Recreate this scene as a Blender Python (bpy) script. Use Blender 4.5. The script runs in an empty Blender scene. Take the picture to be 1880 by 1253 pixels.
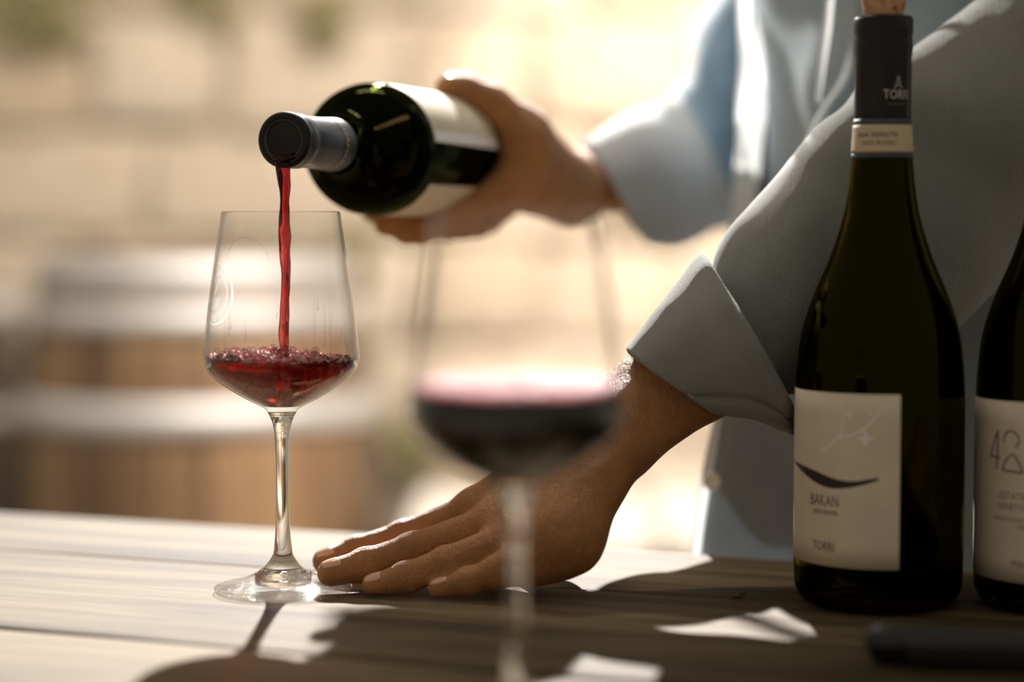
import bpy, bmesh, math, random
import numpy as np
from mathutils import Vector, Matrix, noise as mnoise
random.seed(7)
SC = bpy.context.scene
COL = SC.collection
PI = math.pi
# ------------------------------------------------------------------ camera, world, sun, lamps, exposure
F = 3900.0                      # focal length in pixels of the 1880 px wide frame
EYE = 0.20                      # eye height over the table top (table top is z = 0)
PITCH = math.atan(236.5 / F)
cam_d = bpy.data.cameras.new('camera')
cam = bpy.data.objects.new('camera', cam_d)
COL.objects.link(cam)
cam.location = (0, 0, EYE)
cam.rotation_euler = (PI / 2 - PITCH, 0, 0)
cam_d.sensor_width = 36
cam_d.lens = F * 36 / 1880
cam_d.clip_start = 0.01
cam_d.dof.use_dof = True
cam_d.dof.focus_distance = 1.125
cam_d.dof.aperture_fstop = (cam_d.lens / 1000) / 0.034
SC.camera = cam

world = bpy.data.worlds.new('world')
SC.world = world
world.use_nodes = True
bg = world.node_tree.nodes['Background']
bg.inputs['Color'].default_value = (1.0, 0.90, 0.73, 1)
bg.inputs['Strength'].default_value = 0.31

def add_light(name, typ, loc, target, energy, color, **kw):
    d = bpy.data.lights.new(name, typ)
    d.energy = energy
    d.color = color
    for k, v in kw.items():
        setattr(d, k, v)
    o = bpy.data.objects.new(name, d)
    COL.objects.link(o)
    o.location = loc
    o.rotation_euler = (Vector(target) - Vector(loc)).to_track_quat('-Z', 'Y').to_euler()
    return o
SUN_EL = math.radians(30)
add_light('sun', 'SUN', (0, 6, 3.5), (0, 6 - math.cos(SUN_EL), 3.5 - math.sin(SUN_EL)), 14.0, (1.0, 0.95, 0.91), angle=math.radians(0.6))
add_light('added_wall_wash', 'AREA', (-0.15, 2.0, 1.9), (-0.6, 4.6, 0.1), 80, (1.0, 0.90, 0.80), shape='RECTANGLE', size=0.8, size_y=0.5)  # added wash brightening the left wall and barrel, not a lamp of the garden
add_light('added_wall_wash', 'AREA', (0.9, 2.6, 1.7), (0.6, 4.6, 0.1), 98, (1.0, 0.91, 0.82), shape='RECTANGLE', size=0.6, size_y=0.4)  # second added wash, lifts the right half of the wall
add_light('added_spot', 'SPOT', (1.1, 3.0, 1.5), (0.46, 4.6, 0.40), 520, (1.0, 0.93, 0.86), spot_size=math.radians(34), spot_blend=0.35, shadow_soft_size=0.05)  # added beam that whitens the wall's right part, no fixture stands here
add_light('added_spot', 'SPOT', (-0.62, 3.1, 1.25), (0.185, 1.48, 0.38), 520, (1.0, 0.96, 0.90), spot_size=math.radians(10), spot_blend=0.3, shadow_soft_size=0.03)  # added rim beam for shirt edges that the sun cannot reach

SC.view_settings.view_transform = 'Standard'
SC.view_settings.look = 'None'
SC.view_settings.gamma = 1
SC.view_settings.use_curve_mapping = False
SC.view_settings.exposure = 0.0
SC.cycles.use_denoising = True
SC.cycles.max_bounces = 16
SC.cycles.transmission_bounces = 14
SC.cycles.transparent_max_bounces = 32
SC.cycles.glossy_bounces = 6
SC.cycles.sample_clamp_indirect = 150
SC.cycles.blur_glossy = 0.4

# ------------------------------------------------------------------ helpers
CP, SP = math.cos(PITCH), math.sin(PITCH)
def P(px, py, Y):
    """the world point at depth Y that the photograph shows at pixel px, py (used only to read sizes and places off the photo)"""
    u = (px - 940) / F
    v = -(py - 626.5) / F
    dy = CP + v * SP
    dz = -SP + v * CP
    t = Y / dy
    return Vector((u * t, Y, EYE + dz * t))
def on_plane(px, py, z=0.0):
    u = (px - 940) / F
    v = -(py - 626.5) / F
    dy = CP + v * SP
    dz = -SP + v * CP
    t = (z - EYE) / dz
    return Vector((u * t, dy * t, z))

def link(name, me, parent=None, mat=None):
    o = bpy.data.objects.new(name, me)
    COL.objects.link(o)
    if parent is not None:
        o.parent = parent
    if mat is not None and me is not None:
        me.materials.clear()
        me.materials.append(mat)
    return o
def tag(o, label=None, cat=None, group=None, kind=None):
    if label: o['label'] = label
    if cat: o['category'] = cat
    if group: o['group'] = group
    if kind: o['kind'] = kind
    return o
def empty(name, loc=(0, 0, 0), rz=0):
    o = bpy.data.objects.new(name, None)
    o.empty_display_size = 0.02
    COL.objects.link(o)
    o.location = loc
    o.rotation_euler = (0, 0, rz)
    return o
def smooth(me, on=True):
    me.polygons.foreach_set('use_smooth', [on] * len(me.polygons))
    return me
def mesh(name, vs, fs, sm=True, uv=None):
    me = bpy.data.meshes.new(name)
    me.from_pydata([tuple(v) for v in vs], [], fs)
    if uv is not None:
        l = me.uv_layers.new(name='UVMap')
        for lp in me.loops:
            l.data[lp.index].uv = uv[lp.vertex_index]
    me.update()
    return smooth(me, sm)
def bm_mesh(name, bm, sm=False):
    me = bpy.data.meshes.new(name)
    bmesh.ops.recalc_face_normals(bm, faces=bm.faces)
    bm.to_mesh(me)
    bm.free()
    return smooth(me, sm)
def lathe(name, prof, n=64, caps=True, sm=True):
    """prof: list of (r, z); r == 0 makes a pole"""
    vs, fs, rows = [], [], []
    for r, z in prof:
        if r < 1e-7:
            rows.append([len(vs)])
            vs.append((0, 0, z))
        else:
            rows.append(list(range(len(vs), len(vs) + n)))
            for k in range(n):
                a = 2 * PI * k / n
                vs.append((r * math.cos(a), r * math.sin(a), z))
    for a, b in zip(rows[:-1], rows[1:]):
        if len(a) == 1 and len(b) == 1: continue
        for k in range(n):
            k2 = (k + 1) % n
            if len(a) == 1: fs.append((a[0], b[k2], b[k]))
            elif len(b) == 1: fs.append((a[k], a[k2], b[0]))
            else: fs.append((a[k], a[k2], b[k2], b[k]))
    return mesh(name, vs, fs, sm)
def smooth_prof(pts, per=6):
    """Catmull-Rom through the profile points"""
    out = []
    n = len(pts)
    for i in range(n - 1):
        p0 = pts[max(i - 1, 0)]; p1 = pts[i]; p2 = pts[i + 1]; p3 = pts[min(i + 2, n - 1)]
        for s in range(per):
            t = s / per
            out.append(tuple(0.5 * ((2 * b) + (c - a) * t + (2 * a - 5 * b + 4 * c - d) * t * t + (-a + 3 * b - 3 * c + d) * t ** 3)
                             for a, b, c, d in zip(p0, p1, p2, p3)))
    out.append(tuple(pts[-1]))
    return out
def box_bm(bm, lo, hi, bevel=0.0, seg=1):
    r = bmesh.ops.create_cube(bm, size=1.0)
    c = [(a + b) / 2 for a, b in zip(lo, hi)]
    s = [abs(b - a) for a, b in zip(lo, hi)]
    for v in r['verts']:
        v.co = Vector((v.co.x * s[0] + c[0], v.co.y * s[1] + c[1], v.co.z * s[2] + c[2]))
    if bevel:
        es = list({e for v in r['verts'] for e in v.link_edges})
        bmesh.ops.bevel(bm, geom=es, offset=bevel, segments=seg, affect='EDGES', profile=0.5)
    return bm
def tube(name, pts, rad, n=12, closed=False, caps=True, sm=True):
    pts = [Vector(p) for p in pts]
    m = len(pts)
    if not hasattr(rad, '__len__'): rad = [rad] * m
    vs, fs = [], []
    ref = None
    for i, p in enumerate(pts):
        if closed: t = (pts[(i + 1) % m] - pts[i - 1]).normalized()
        else: t = (pts[min(i + 1, m - 1)] - pts[max(i - 1, 0)]).normalized()
        if ref is None:
            ref = Vector((0, 0, 1)) if abs(t.z) < 0.9 else Vector((1, 0, 0))
        x = (ref - t * ref.dot(t)).normalized()
        ref = x
        y = t.cross(x)
        for k in range(n):
            a = 2 * PI * k / n
            vs.append(p + x * rad[i] * math.cos(a) + y * rad[i] * math.sin(a))
    rng = m if closed else m - 1
    for i in range(rng):
        j = (i + 1) % m
        for k in range(n):
            k2 = (k + 1) % n
            fs.append((i * n + k, i * n + k2, j * n + k2, j * n + k))
    if caps and not closed:
        fs.append(tuple(range(n))[::-1])
        fs.append(tuple((m - 1) * n + k for k in range(n)))
    return mesh(name, vs, fs, sm)

# ------------------------------------------------------------------ materials
def mat(name, color=(0.5, 0.5, 0.5), rough=0.5, **kw):
    m = bpy.data.materials.new(name)
    m.use_nodes = True
    b = m.node_tree.nodes['Principled BSDF']
    b.inputs['Base Color'].default_value = (*color, 1)
    b.inputs['Roughness'].default_value = rough
    for k, v in kw.items():
        b.inputs[k.replace('_', ' ')].default_value = v
    return m
class NT:
    def __init__(s, m):
        s.m = m; s.t = m.node_tree; s.b = s.t.nodes.get('Principled BSDF'); s.out = s.t.nodes['Material Output']
    def n(s, typ, **kw):
        nd = s.t.nodes.new(typ)
        for k, v in kw.items():
            if k.startswith('i_'):
                key = k[2:].replace('_', ' ')
                nd.inputs[key].default_value = v
            else: setattr(nd, k, v)
        return nd
    def l(s, a, b): s.t.links.new(a, b)
    def ramp(s, fac, stops):
        r = s.n('ShaderNodeValToRGB')
        e = r.color_ramp.elements
        while len(e) < len(stops): e.new(0.5)
        for el, (p, c) in zip(e, stops):
            el.position = p
            el.color = (*c, 1) if len(c) == 3 else c
        s.l(fac, r.inputs['Fac'])
        return r.outputs['Color']
    def noise(s, vec, scale, detail=4, rough=0.5, dist=0.0):
        nd = s.n('ShaderNodeTexNoise')
        nd.inputs['Scale'].default_value = scale
        nd.inputs['Detail'].default_value = detail
        nd.inputs['Roughness'].default_value = rough
        nd.inputs['Distortion'].default_value = dist
        if vec is not None: s.l(vec, nd.inputs['Vector'])
        return nd.outputs['Fac']
    def mapping(s, out, scale=(1, 1, 1), rot=(0, 0, 0)):
        mp = s.n('ShaderNodeMapping')
        mp.inputs['Scale'].default_value = scale
        mp.inputs['Rotation'].default_value = rot
        s.l(out, mp.inputs['Vector'])
        return mp.outputs['Vector']
    def coord(s, which='Object'):
        return s.n('ShaderNodeTexCoord').outputs[which]
    def bump(s, h, dist, strength=1.0, normal=None):
        b = s.n('ShaderNodeBump')
        b.inputs['Distance'].default_value = dist
        b.inputs['Strength'].default_value = strength
        s.l(h, b.inputs['Height'])
        if normal is not None: s.l(normal, b.inputs['Normal'])
        return b.outputs['Normal']
    def mix(s, a, b, fac, mode='MIX'):
        x = s.n('ShaderNodeMix', data_type='RGBA', blend_type=mode)
        for sock, v in ((x.inputs[0], fac), (x.inputs[6], a), (x.inputs[7], b)):
            if hasattr(v, 'is_output') or isinstance(v, bpy.types.NodeSocket): s.l(v, sock)
            elif isinstance(v, (int, float)): sock.default_value = v
            else: sock.default_value = (*v, 1)
        return x.outputs[2]
    def math(s, op, a, b=None):
        x = s.n('ShaderNodeMath', operation=op)
        for i, v in enumerate((a, b)):
            if v is None: continue
            if isinstance(v, (int, float)): x.inputs[i].default_value = v
            else: s.l(v, x.inputs[i])
        return x.outputs[0]

def wood_mat(name, dark, mid, light, scale=1.0, rough=0.5, spots=True, bump=0.0006, axis=0):
    m = mat(name, mid, rough)
    t = NT(m)
    co = t.coord('Object')
    inf = t.n('ShaderNodeObjectInfo').outputs['Random']
    add = t.n('ShaderNodeVectorMath', operation='ADD')
    t.l(co, add.inputs[0])
    cmb = t.n('ShaderNodeCombineXYZ')
    t.l(t.math('MULTIPLY', inf, 37.0), cmb.inputs['Z'])
    t.l(cmb.outputs[0], add.inputs[1])
    sc = [60, 60, 60]
    sc[axis] = 3.0
    fine = [420, 420, 420]
    fine[axis] = 12
    big = [9, 9, 9]
    big[axis] = 1.6
    n1 = t.noise(t.mapping(add.outputs[0], [a * scale for a in sc]), 1.0, 6, 0.62, 0.6)
    n2 = t.noise(t.mapping(add.outputs[0], [a * scale for a in fine]), 1.0, 3, 0.6)
    n3 = t.noise(t.mapping(add.outputs[0], [a * scale for a in big]), 1.0, 4, 0.55, 0.4)
    c = t.ramp(n1, [(0.28, dark), (0.5, mid), (0.72, light)])
    c = t.mix(c, t.ramp(n3, [(0.36, dark), (0.60, light)]), 0.42)
    c = t.mix(c, t.ramp(n2, [(0.35, (0.45, 0.42, 0.38)), (0.6, (1, 1, 1))]), 0.55, 'MULTIPLY')
    n4 = t.noise(t.mapping(add.outputs[0], [(2.2 if i == axis else 34) * scale for i in range(3)]), 1.0, 5, 0.65, 0.8)
    c = t.mix(c, t.ramp(n4, [(0.34, (0.42, 0.38, 0.33)), (0.52, (1, 1, 1)), (0.7, (1.15, 1.12, 1.1))]), 0.8, 'MULTIPLY')
    if spots:
        v = t.n('ShaderNodeTexVoronoi')
        v.inputs['Scale'].default_value = 1.0
        t.l(t.mapping(add.outputs[0], (9, 22, 9)), v.inputs['Vector'])
        sp = t.ramp(v.outputs['Distance'], [(0.035, (0.12, 0.09, 0.07)), (0.07, (1, 1, 1))])
        c = t.mix(c, sp, 0.9, 'MULTIPLY')
    t.l(c, t.b.inputs['Base Color'])
    h = t.math('ADD', t.math('MULTIPLY', n1, 0.7), t.math('MULTIPLY', n2, 0.45))
    t.l(t.bump(h, bump), t.b.inputs['Normal'])
    return m

M_TABLE = wood_mat('weathered_table_wood', (0.024, 0.017, 0.006), (0.098, 0.072, 0.034), (0.245, 0.184, 0.104), rough=0.75)
M_TABLE.node_tree.nodes['Principled BSDF'].inputs['Specular IOR Level'].default_value = 0.12
M_STAVE = wood_mat('oak_stave', (0.09, 0.050, 0.025), (0.27, 0.155, 0.076), (0.40, 0.25, 0.13), scale=0.35, spots=False, axis=2, rough=0.6)
def vary(m, lo=0.30, hi=1.15):
    t = NT(m)
    src = t.b.inputs['Base Color'].links[0].from_socket
    r = t.n('ShaderNodeObjectInfo').outputs['Random']
    g = t.ramp(r, [(0.0, (lo, lo, lo)), (0.35, (0.85, 0.85, 0.85)), (1.0, (hi, hi, hi))])
    t.l(t.mix(src, g, 1.0, 'MULTIPLY'), t.b.inputs['Base Color'])
vary(M_STAVE)
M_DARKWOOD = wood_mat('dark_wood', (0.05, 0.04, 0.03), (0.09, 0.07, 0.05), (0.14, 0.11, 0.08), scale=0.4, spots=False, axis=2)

def stone_mat(name, a, b, c, sc=6):
    m = mat(name, b, 0.9)
    t = NT(m)
    co = t.coord('Object')
    rnd = t.n('ShaderNodeObjectInfo').outputs['Random']
    n1 = t.noise(co, sc, 6, 0.6, 0.3)
    col = t.ramp(n1, [(0.3, a), (0.5, b), (0.7, c)])
    col = t.mix(col, t.ramp(rnd, [(0.0, a), (0.45, b), (1.0, c)]), 0.55)
    t.l(col, t.b.inputs['Base Color'])
    t.l(t.bump(t.noise(co, 40, 5, 0.6), 0.01), t.b.inputs['Normal'])
    return m
M_STONE = stone_mat('wall_stone', (0.36, 0.270, 0.170), (0.54, 0.435, 0.325), (0.66, 0.575, 0.47))
M_MORTAR = stone_mat('mortar', (0.44, 0.36, 0.26), (0.52, 0.43, 0.32), (0.58, 0.50, 0.39), 12)
M_SLAB = stone_mat('bench_slab', (0.66, 0.60, 0.52), (0.74, 0.69, 0.61), (0.80, 0.76, 0.69), 4)
M_GRAVEL = stone_mat('gravel', (0.16, 0.13, 0.09), (0.24, 0.20, 0.15), (0.32, 0.28, 0.22), 30)
M_HOOP = mat('galvanised_hoop', (0.58, 0.57, 0.56), 0.52, Metallic=0.6)
M_LEAF = mat('leaf', (0.17, 0.145, 0.06), 0.6)
M_CAPSULE_BLACK = mat('black_foil', (0.006, 0.005, 0.005), 0.36, Metallic=0.0)
M_CAPSULE_BLACK.node_tree.nodes['Principled BSDF'].inputs['Specular IOR Level'].default_value = 0.3
M_CAPSULE_GREY = mat('dark_grey_foil', (0.040, 0.040, 0.042), 0.32, Metallic=0.4)
M_GOLD = mat('gold_print', (0.60, 0.42, 0.12), 0.35, Metallic=0.6)
M_SILVER = mat('silver_print', (0.50, 0.47, 0.44), 0.4, Metallic=0.4)
M_INK = mat('dark_ink', (0.018, 0.014, 0.014), 0.5)
M_INK2 = mat('faded_ink', (0.10, 0.075, 0.060), 0.6)
M_WHITEINK = mat('white_print', (0.90, 0.87, 0.83), 0.5)
M_BLUE = mat('blue_grey_stripe', (0.035, 0.05, 0.07), 0.5)
M_BUTTON = mat('shirt_button', (0.55, 0.45, 0.30), 0.25)
M_TOOL = mat('black_plastic', (0.008, 0.008, 0.009), 0.32)
M_STEEL = mat('steel', (0.5, 0.5, 0.5), 0.25, Metallic=1.0)
M_NAIL = mat('fingernail', (0.78, 0.46, 0.32), 0.2)
M_NAIL.node_tree.nodes['Principled BSDF'].inputs['Subsurface Weight'].default_value = 0.1
M_NAIL.node_tree.nodes['Principled BSDF'].inputs['Subsurface Scale'].default_value = 0.003

def paper_mat(name, a, b):
    m = mat(name, a, 0.6)
    t = NT(m)
    co = t.coord('Object')
    t.l(t.ramp(t.noise(co, 60, 4, 0.6), [(0.3, a), (0.7, b)]), t.b.inputs['Base Color'])
    t.l(t.bump(t.noise(co, 900, 3), 0.0001), t.b.inputs['Normal'])
    return m
M_PAPER = paper_mat('label_paper', (0.72, 0.60, 0.47), (0.79, 0.67, 0.53))
M_PAPER2 = paper_mat('cream_label_paper', (0.62, 0.54, 0.38), (0.68, 0.60, 0.44))
M_BAND = paper_mat('neck_band_paper', (0.52, 0.42, 0.27), (0.60, 0.48, 0.31))

def cork_mat():
    m = mat('cork', (0.4, 0.2, 0.1), 0.8)
    t = NT(m)
    co = t.coord('Object')
    c = t.ramp(t.noise(co, 260, 5, 0.6), [(0.3, (0.20, 0.09, 0.04)), (0.55, (0.50, 0.28, 0.15))])
    v = t.n('ShaderNodeTexVoronoi'); v.inputs['Scale'].default_value = 190
    t.l(co, v.inputs['Vector'])
    c = t.mix(c, t.ramp(v.outputs['Distance'], [(0.16, (0.22, 0.14, 0.09)), (0.3, (1, 1, 1))]), 0.85, 'MULTIPLY')
    t.l(c, t.b.inputs['Base Color'])
    return m
M_CORK = cork_mat()

def glass_mat(name, color=(1, 1, 1), ior=1.5, rough=0.0):
    m = bpy.data.materials.new(name)
    m.use_nodes = True
    t = NT(m)
    t.t.nodes.remove(t.b)
    g = t.n('ShaderNodeBsdfGlass')
    g.inputs['Color'].default_value = (*color, 1)
    g.inputs['IOR'].default_value = ior
    g.inputs['Roughness'].default_value = rough
    t.l(g.outputs[0], t.out.inputs['Surface'])
    return m
def thin_glass(name, edge=(0.22, 0.20, 0.19), power=9.0, bump=None, base=0.022):
    """a thin clear wall: Schlick reflection over straight transmission, darker where the wall is seen edge on"""
    m = bpy.data.materials.new(name)
    m.use_nodes = True
    t = NT(m)
    t.t.nodes.remove(t.b)
    lw = t.n('ShaderNodeLayerWeight')
    lw.inputs['Blend'].default_value = 0.5
    f = lw.outputs['Facing']
    fr = t.math('ADD', t.math('MULTIPLY', t.math('POWER', f, 5.0), 0.96), base)
    tc = t.mix((0.997, 0.997, 0.995), edge, t.math('POWER', f, power))
    tr = t.n('ShaderNodeBsdfTransparent')
    t.l(tc, tr.inputs['Color'])
    gl = t.n('ShaderNodeBsdfGlossy')
    gl.inputs['Roughness'].default_value = 0.02
    if bump:
        nb = t.bump(t.noise(t.coord('Object'), bump[0], 2, 0.5, 1.5), bump[1])
        t.l(nb, gl.inputs['Normal'])
    mx = t.n('ShaderNodeMixShader')
    t.l(fr, mx.inputs[0]); t.l(tr.outputs[0], mx.inputs[1]); t.l(gl.outputs[0], mx.inputs[2])
    t.l(mx.outputs[0], t.out.inputs['Surface'])
    return m
M_BOWL = thin_glass('bowl_glass')
M_FOOT = thin_glass('foot_glass', (0.78, 0.76, 0.73), 3.0, (170, 0.0012), 0.07)
M_STEM = glass_mat('stem_glass', (0.98, 0.97, 0.95), 1.5, 0.045)
M_BUBBLE = thin_glass('wine_bubble', (0.85, 0.30, 0.32), 1.5, None, 0.12)
def lit_through(name, col, trans=0.6, rough=0.6, bump=None):
    m = mat(name, col, rough)
    t = NT(m)
    tl = t.n('ShaderNodeBsdfTranslucent'); tl.inputs['Color'].default_value = (*col, 1)
    mx = t.n('ShaderNodeMixShader'); mx.inputs[0].default_value = trans
    t.l(t.b.outputs[0], mx.inputs[1]); t.l(tl.outputs[0], mx.inputs[2]); t.l(mx.outputs[0], t.out.inputs['Surface'])
    return m
M_ETCH = lit_through('etched_mark', (0.80, 0.78, 0.75), 0.8)
M_FROTH = lit_through('pink_froth', (0.95, 0.60, 0.62), 0.6, 0.3)

def wine_mat(name, dens=600.0, col=(0.88, 0.02, 0.03)):
    m = glass_mat(name, (1, 1, 1), 1.34, 0.04)
    t = NT(m)
    v = t.n('ShaderNodeVolumeAbsorption')
    v.inputs['Color'].default_value = (*col, 1)
    v.inputs['Density'].default_value = dens
    t.l(v.outputs[0], t.out.inputs['Volume'])
    return m
M_WINE = wine_mat('red_wine', 360.0, (0.92, 0.02, 0.06))
M_WINE_DEEP = wine_mat('deep_red_wine', 900.0, (0.80, 0.02, 0.03))
M_STREAM = wine_mat('red_wine_stream', 900.0, (0.80, 0.0, 0.01))
M_WINE_DARK = mat('wine_in_bottle', (0.012, 0.004, 0.003), 0.05)

def bottle_glass(name, col):
    return glass_mat(name, col, 1.5, 0.03)
M_BOTTLE = bottle_glass('dark_olive_bottle_glass', (0.30, 0.27, 0.06))
M_BOTTLE2 = bottle_glass('dark_green_bottle_glass', (0.10, 0.11, 0.05))

def skin_mat():
    m = mat('skin', (0.40, 0.20, 0.10), 0.55)
    t = NT(m)
    co = t.coord('Object')
    c = t.ramp(t.noise(co, 45, 5, 0.6), [(0.3, (0.34, 0.145, 0.045)), (0.7, (0.50, 0.225, 0.080))])
    t.l(c, t.b.inputs['Base Color'])
    t.b.inputs['Subsurface Weight'].default_value = 0.12
    t.b.inputs['Subsurface Radius'].default_value = (1.0, 0.35, 0.2)
    t.b.inputs['Subsurface Scale'].default_value = 0.004
    # fine creases running across the fingers, and pores
    n1 = t.noise(t.mapping(co, (620, 120, 260)), 1.0, 4, 0.6, 0.8)
    n2 = t.noise(co, 900, 3, 0.6)
    n3 = t.noise(co, 130, 3, 0.5)
    h = t.math('ADD', t.math('ADD', t.math('MULTIPLY', n1, 0.6), t.math('MULTIPLY', n2, 0.3)), t.math('MULTIPLY', n3, 0.8))
    t.l(t.bump(h, 0.0020), t.b.inputs['Normal'])
    return m
M_SKIN = skin_mat()

def cloth_mat(name, a, b, trans=0.18, twill=True, scale=1.0):
    m = mat(name, a, 0.85)
    t = NT(m)
    uv = t.coord('UV')
    col = t.ramp(t.noise(uv, 30, 4, 0.6), [(0.3, a), (0.7, b)])
    w = t.n('ShaderNodeTexWave', wave_type='BANDS', bands_direction='DIAGONAL')
    w.inputs['Scale'].default_value = 280.0 * scale
    w.inputs['Distortion'].default_value = 1.2
    w.inputs['Detail'].default_value = 2
    w.inputs['Detail Scale'].default_value = 3
    t.l(t.mapping(uv, (1.0, 1.7, 1)), w.inputs['Vector'])
    wf = w.outputs['Fac']
    fine = t.noise(uv, 2500, 2, 0.6)
    if twill:
        col = t.mix(col, t.ramp(wf, [(0.25, (0.66, 0.66, 0.66)), (0.65, (1.1, 1.1, 1.1))]), 0.7, 'MULTIPLY')
        col = t.mix(col, t.ramp(fine, [(0.3, (0.7, 0.7, 0.7)), (0.7, (1.1, 1.1, 1.1))]), 0.5, 'MULTIPLY')
    t.l(col, t.b.inputs['Base Color'])
    h = t.math('ADD', t.math('MULTIPLY', wf, 1.0 if twill else 0.2), t.math('MULTIPLY', fine, 0.6))
    nb = t.bump(h, 0.0005)
    t.l(nb, t.b.inputs['Normal'])
    t.b.inputs['Sheen Weight'].default_value = 0.3
    t.b.inputs['Sheen Roughness'].default_value = 0.5
    tl = t.n('ShaderNodeBsdfTranslucent')
    t.l(col, tl.inputs['Color'])
    mx = t.n('ShaderNodeMixShader')
    mx.inputs[0].default_value = trans
    t.l(t.b.outputs[0], mx.inputs[1]); t.l(tl.outputs[0], mx.inputs[2])
    t.l(mx.outputs[0], t.out.inputs['Surface'])
    return m
M_SHIRT = cloth_mat('grey_blue_twill', (0.27, 0.28, 0.265), (0.33, 0.335, 0.315), 0.03)
M_CUFF = cloth_mat('cuff_twill', (0.33, 0.335, 0.31), (0.39, 0.395, 0.365), 0.03)
M_SHIRTB = cloth_mat('shirt_body_cloth', (0.34, 0.40, 0.45), (0.41, 0.47, 0.50), 0.3)
M_CUFFR = cloth_mat('right_cuff_cloth', (0.46, 0.48, 0.50), (0.52, 0.54, 0.56), 0.06, twill=False)
M_SHIRTR = cloth_mat('right_sleeve_cloth', (0.17, 0.27, 0.36), (0.22, 0.33, 0.42), 0.06, twill=False)
M_INNER = cloth_mat('undershirt_cloth', (0.30, 0.39, 0.47), (0.36, 0.46, 0.53), 0.05, twill=False)
M_TROUSER = cloth_mat('trouser_cloth', (0.05, 0.055, 0.07), (0.07, 0.075, 0.09), 0.0, twill=False)

# ------------------------------------------------------------------ the setting
FLOOR = -0.80
def struct(name, me, m):
    return tag(link(name, me, None, m), kind='structure')
bm = bmesh.new(); box_bm(bm, (-4, -2.2, FLOOR - 0.1), (4, 5.2, FLOOR))
struct('floor', bm_mesh('floor', bm), M_GRAVEL)
WY = 4.62
bm = bmesh.new(); box_bm(bm, (-2.4, WY, FLOOR), (2.4, WY + 0.35, 1.08))
wall = struct('wall_back', bm_mesh('wall_back', bm), M_MORTAR)
stone_meshes = []
for k in range(9):
    bm = bmesh.new()
    box_bm(bm, (-0.5, -0.5, -0.5), (0.5, 0.5, 0.5), 0.13)
    for v in bm.verts:
        v.co += Vector((random.uniform(-.05, .05), random.uniform(-.12, .12), random.uniform(-.05, .05)))
    me = bm_mesh('stone', bm, True); me.materials.append(M_STONE)
    stone_meshes.append(me)
z = FLOOR + 0.01
while z < 1.0:
    h = random.uniform(0.16, 0.30)
    x = -2.38 + random.uniform(0, 0.1)
    while x < 2.3:
        w = random.uniform(0.24, 0.56)
        if x + w > 2.38: w = 2.38 - x
        o = bpy.data.objects.new('stone', random.choice(stone_meshes))
        COL.objects.link(o); o.parent = wall
        o.location = (x + w / 2, WY - 0.005 + random.uniform(-0.012, 0.012), z + h / 2)
        o.scale = (w - 0.012, 0.08, h - 0.012)
        o.rotation_euler = (0, random.uniform(-.03, .03), 0)
        x += w
    z += h

# low stone bench in front of the wall
bench = tag(empty('stone_bench', (0.55, 3.75, FLOOR)), 'low pale stone bench along the back wall, behind the resting hand', 'bench')
for i, (xa, xb) in enumerate(((-0.18, 0.24), (0.25, 0.62), (0.63, 1.15), (1.16, 1.6))):
    bm = bmesh.new(); box_bm(bm, (xa - 0.55, -0.27, 0.42), (xb - 0.55, 0.27, 0.475 + 0.006 * (i % 2)), 0.012)
    link('slab', bm_mesh('slab', bm), bench, M_SLAB)
for r in range(2):
    for i in range(6):
        bm = bmesh.new()
        xa = -0.12 + i * 0.28 + 0.1 * r - 0.55
        box_bm(bm, (xa, -0.22, 0.0 + 0.21 * r), (xa + 0.27, 0.25, 0.20 + 0.215 * r), 0.02)
        link('stone', bm_mesh('stone', bm), bench, M_STONE)

# ------------------------------------------------------------------ barrels
def barrel(loc, label, rt=0.262, rb=0.312, H=0.93, hoops=(), stave_m=M_STAVE, ns=26, head_m=None):
    b = tag(empty('barrel', loc, random.uniform(0, 0.2)), label, 'barrel')
    def R(z):
        t = (z / H - 0.5) * 2
        return rb - (rb - rt) * t * t
    nz = 9
    for k in range(ns):
        a0 = 2 * PI * k / ns + 0.006; a1 = 2 * PI * (k + 1) / ns - 0.006
        off = random.uniform(-0.002, 0.002)
        vs, fs = [], []
        for i in range(nz):
            zz = H * i / (nz - 1)
            for a in (a0, (a0 + a1) / 2, a1):
                vs.append(((R(zz) + off) * math.cos(a), (R(zz) + off) * math.sin(a), zz))
            for a in (a1, a0):
                vs.append(((R(zz) - 0.028) * math.cos(a), (R(zz) - 0.028) * math.sin(a), zz))
        for i in range(nz - 1):
            for j in range(5):
                j2 = (j + 1) % 5
                fs.append((i * 5 + j, i * 5 + j2, i * 5 + 5 + j2, i * 5 + 5 + j))
        fs.append((4, 3, 2, 1, 0)); fs.append(tuple((nz - 1) * 5 + j for j in range(5)))
        link('stave', mesh('stave', vs, fs, False), b, stave_m)
    for z0, z1 in hoops:
        prof = [(R(z0) + 0.001, z0), (R(z0) + 0.005, z0), (R((z0 + z1) / 2) + 0.0055, (z0 + z1) / 2), (R(z1) + 0.005, z1), (R(z1) + 0.001, z1)]
        h = link('hoop', lathe('hoop', prof, 64), b, M_HOOP)
    for i in range(6):
        y0 = -0.225 + i * 0.075; y1 = y0 + 0.073
        rr = rt - 0.03
        def hw(y): return math.sqrt(max(rr * rr - y * y, 0.0004))
        ys = [y0, (y0 + y1) / 2, y1]
        vs = [(hw(y) * s, y, H - zz) for zz in (0.03, 0.05) for y in ys for s in (-1, 1)]
        fs = [(0, 1, 3, 2), (2, 3, 5, 4), (6, 8, 9, 7), (8, 10, 11, 9), (0, 6, 7, 1), (4, 5, 11, 10), (0, 2, 8, 6), (2, 4, 10, 8), (1, 7, 9, 3), (3, 9, 11, 5)]
        link('head_board', mesh('head_board', vs, fs, False), b, head_m or stave_m)
    return b
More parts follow.
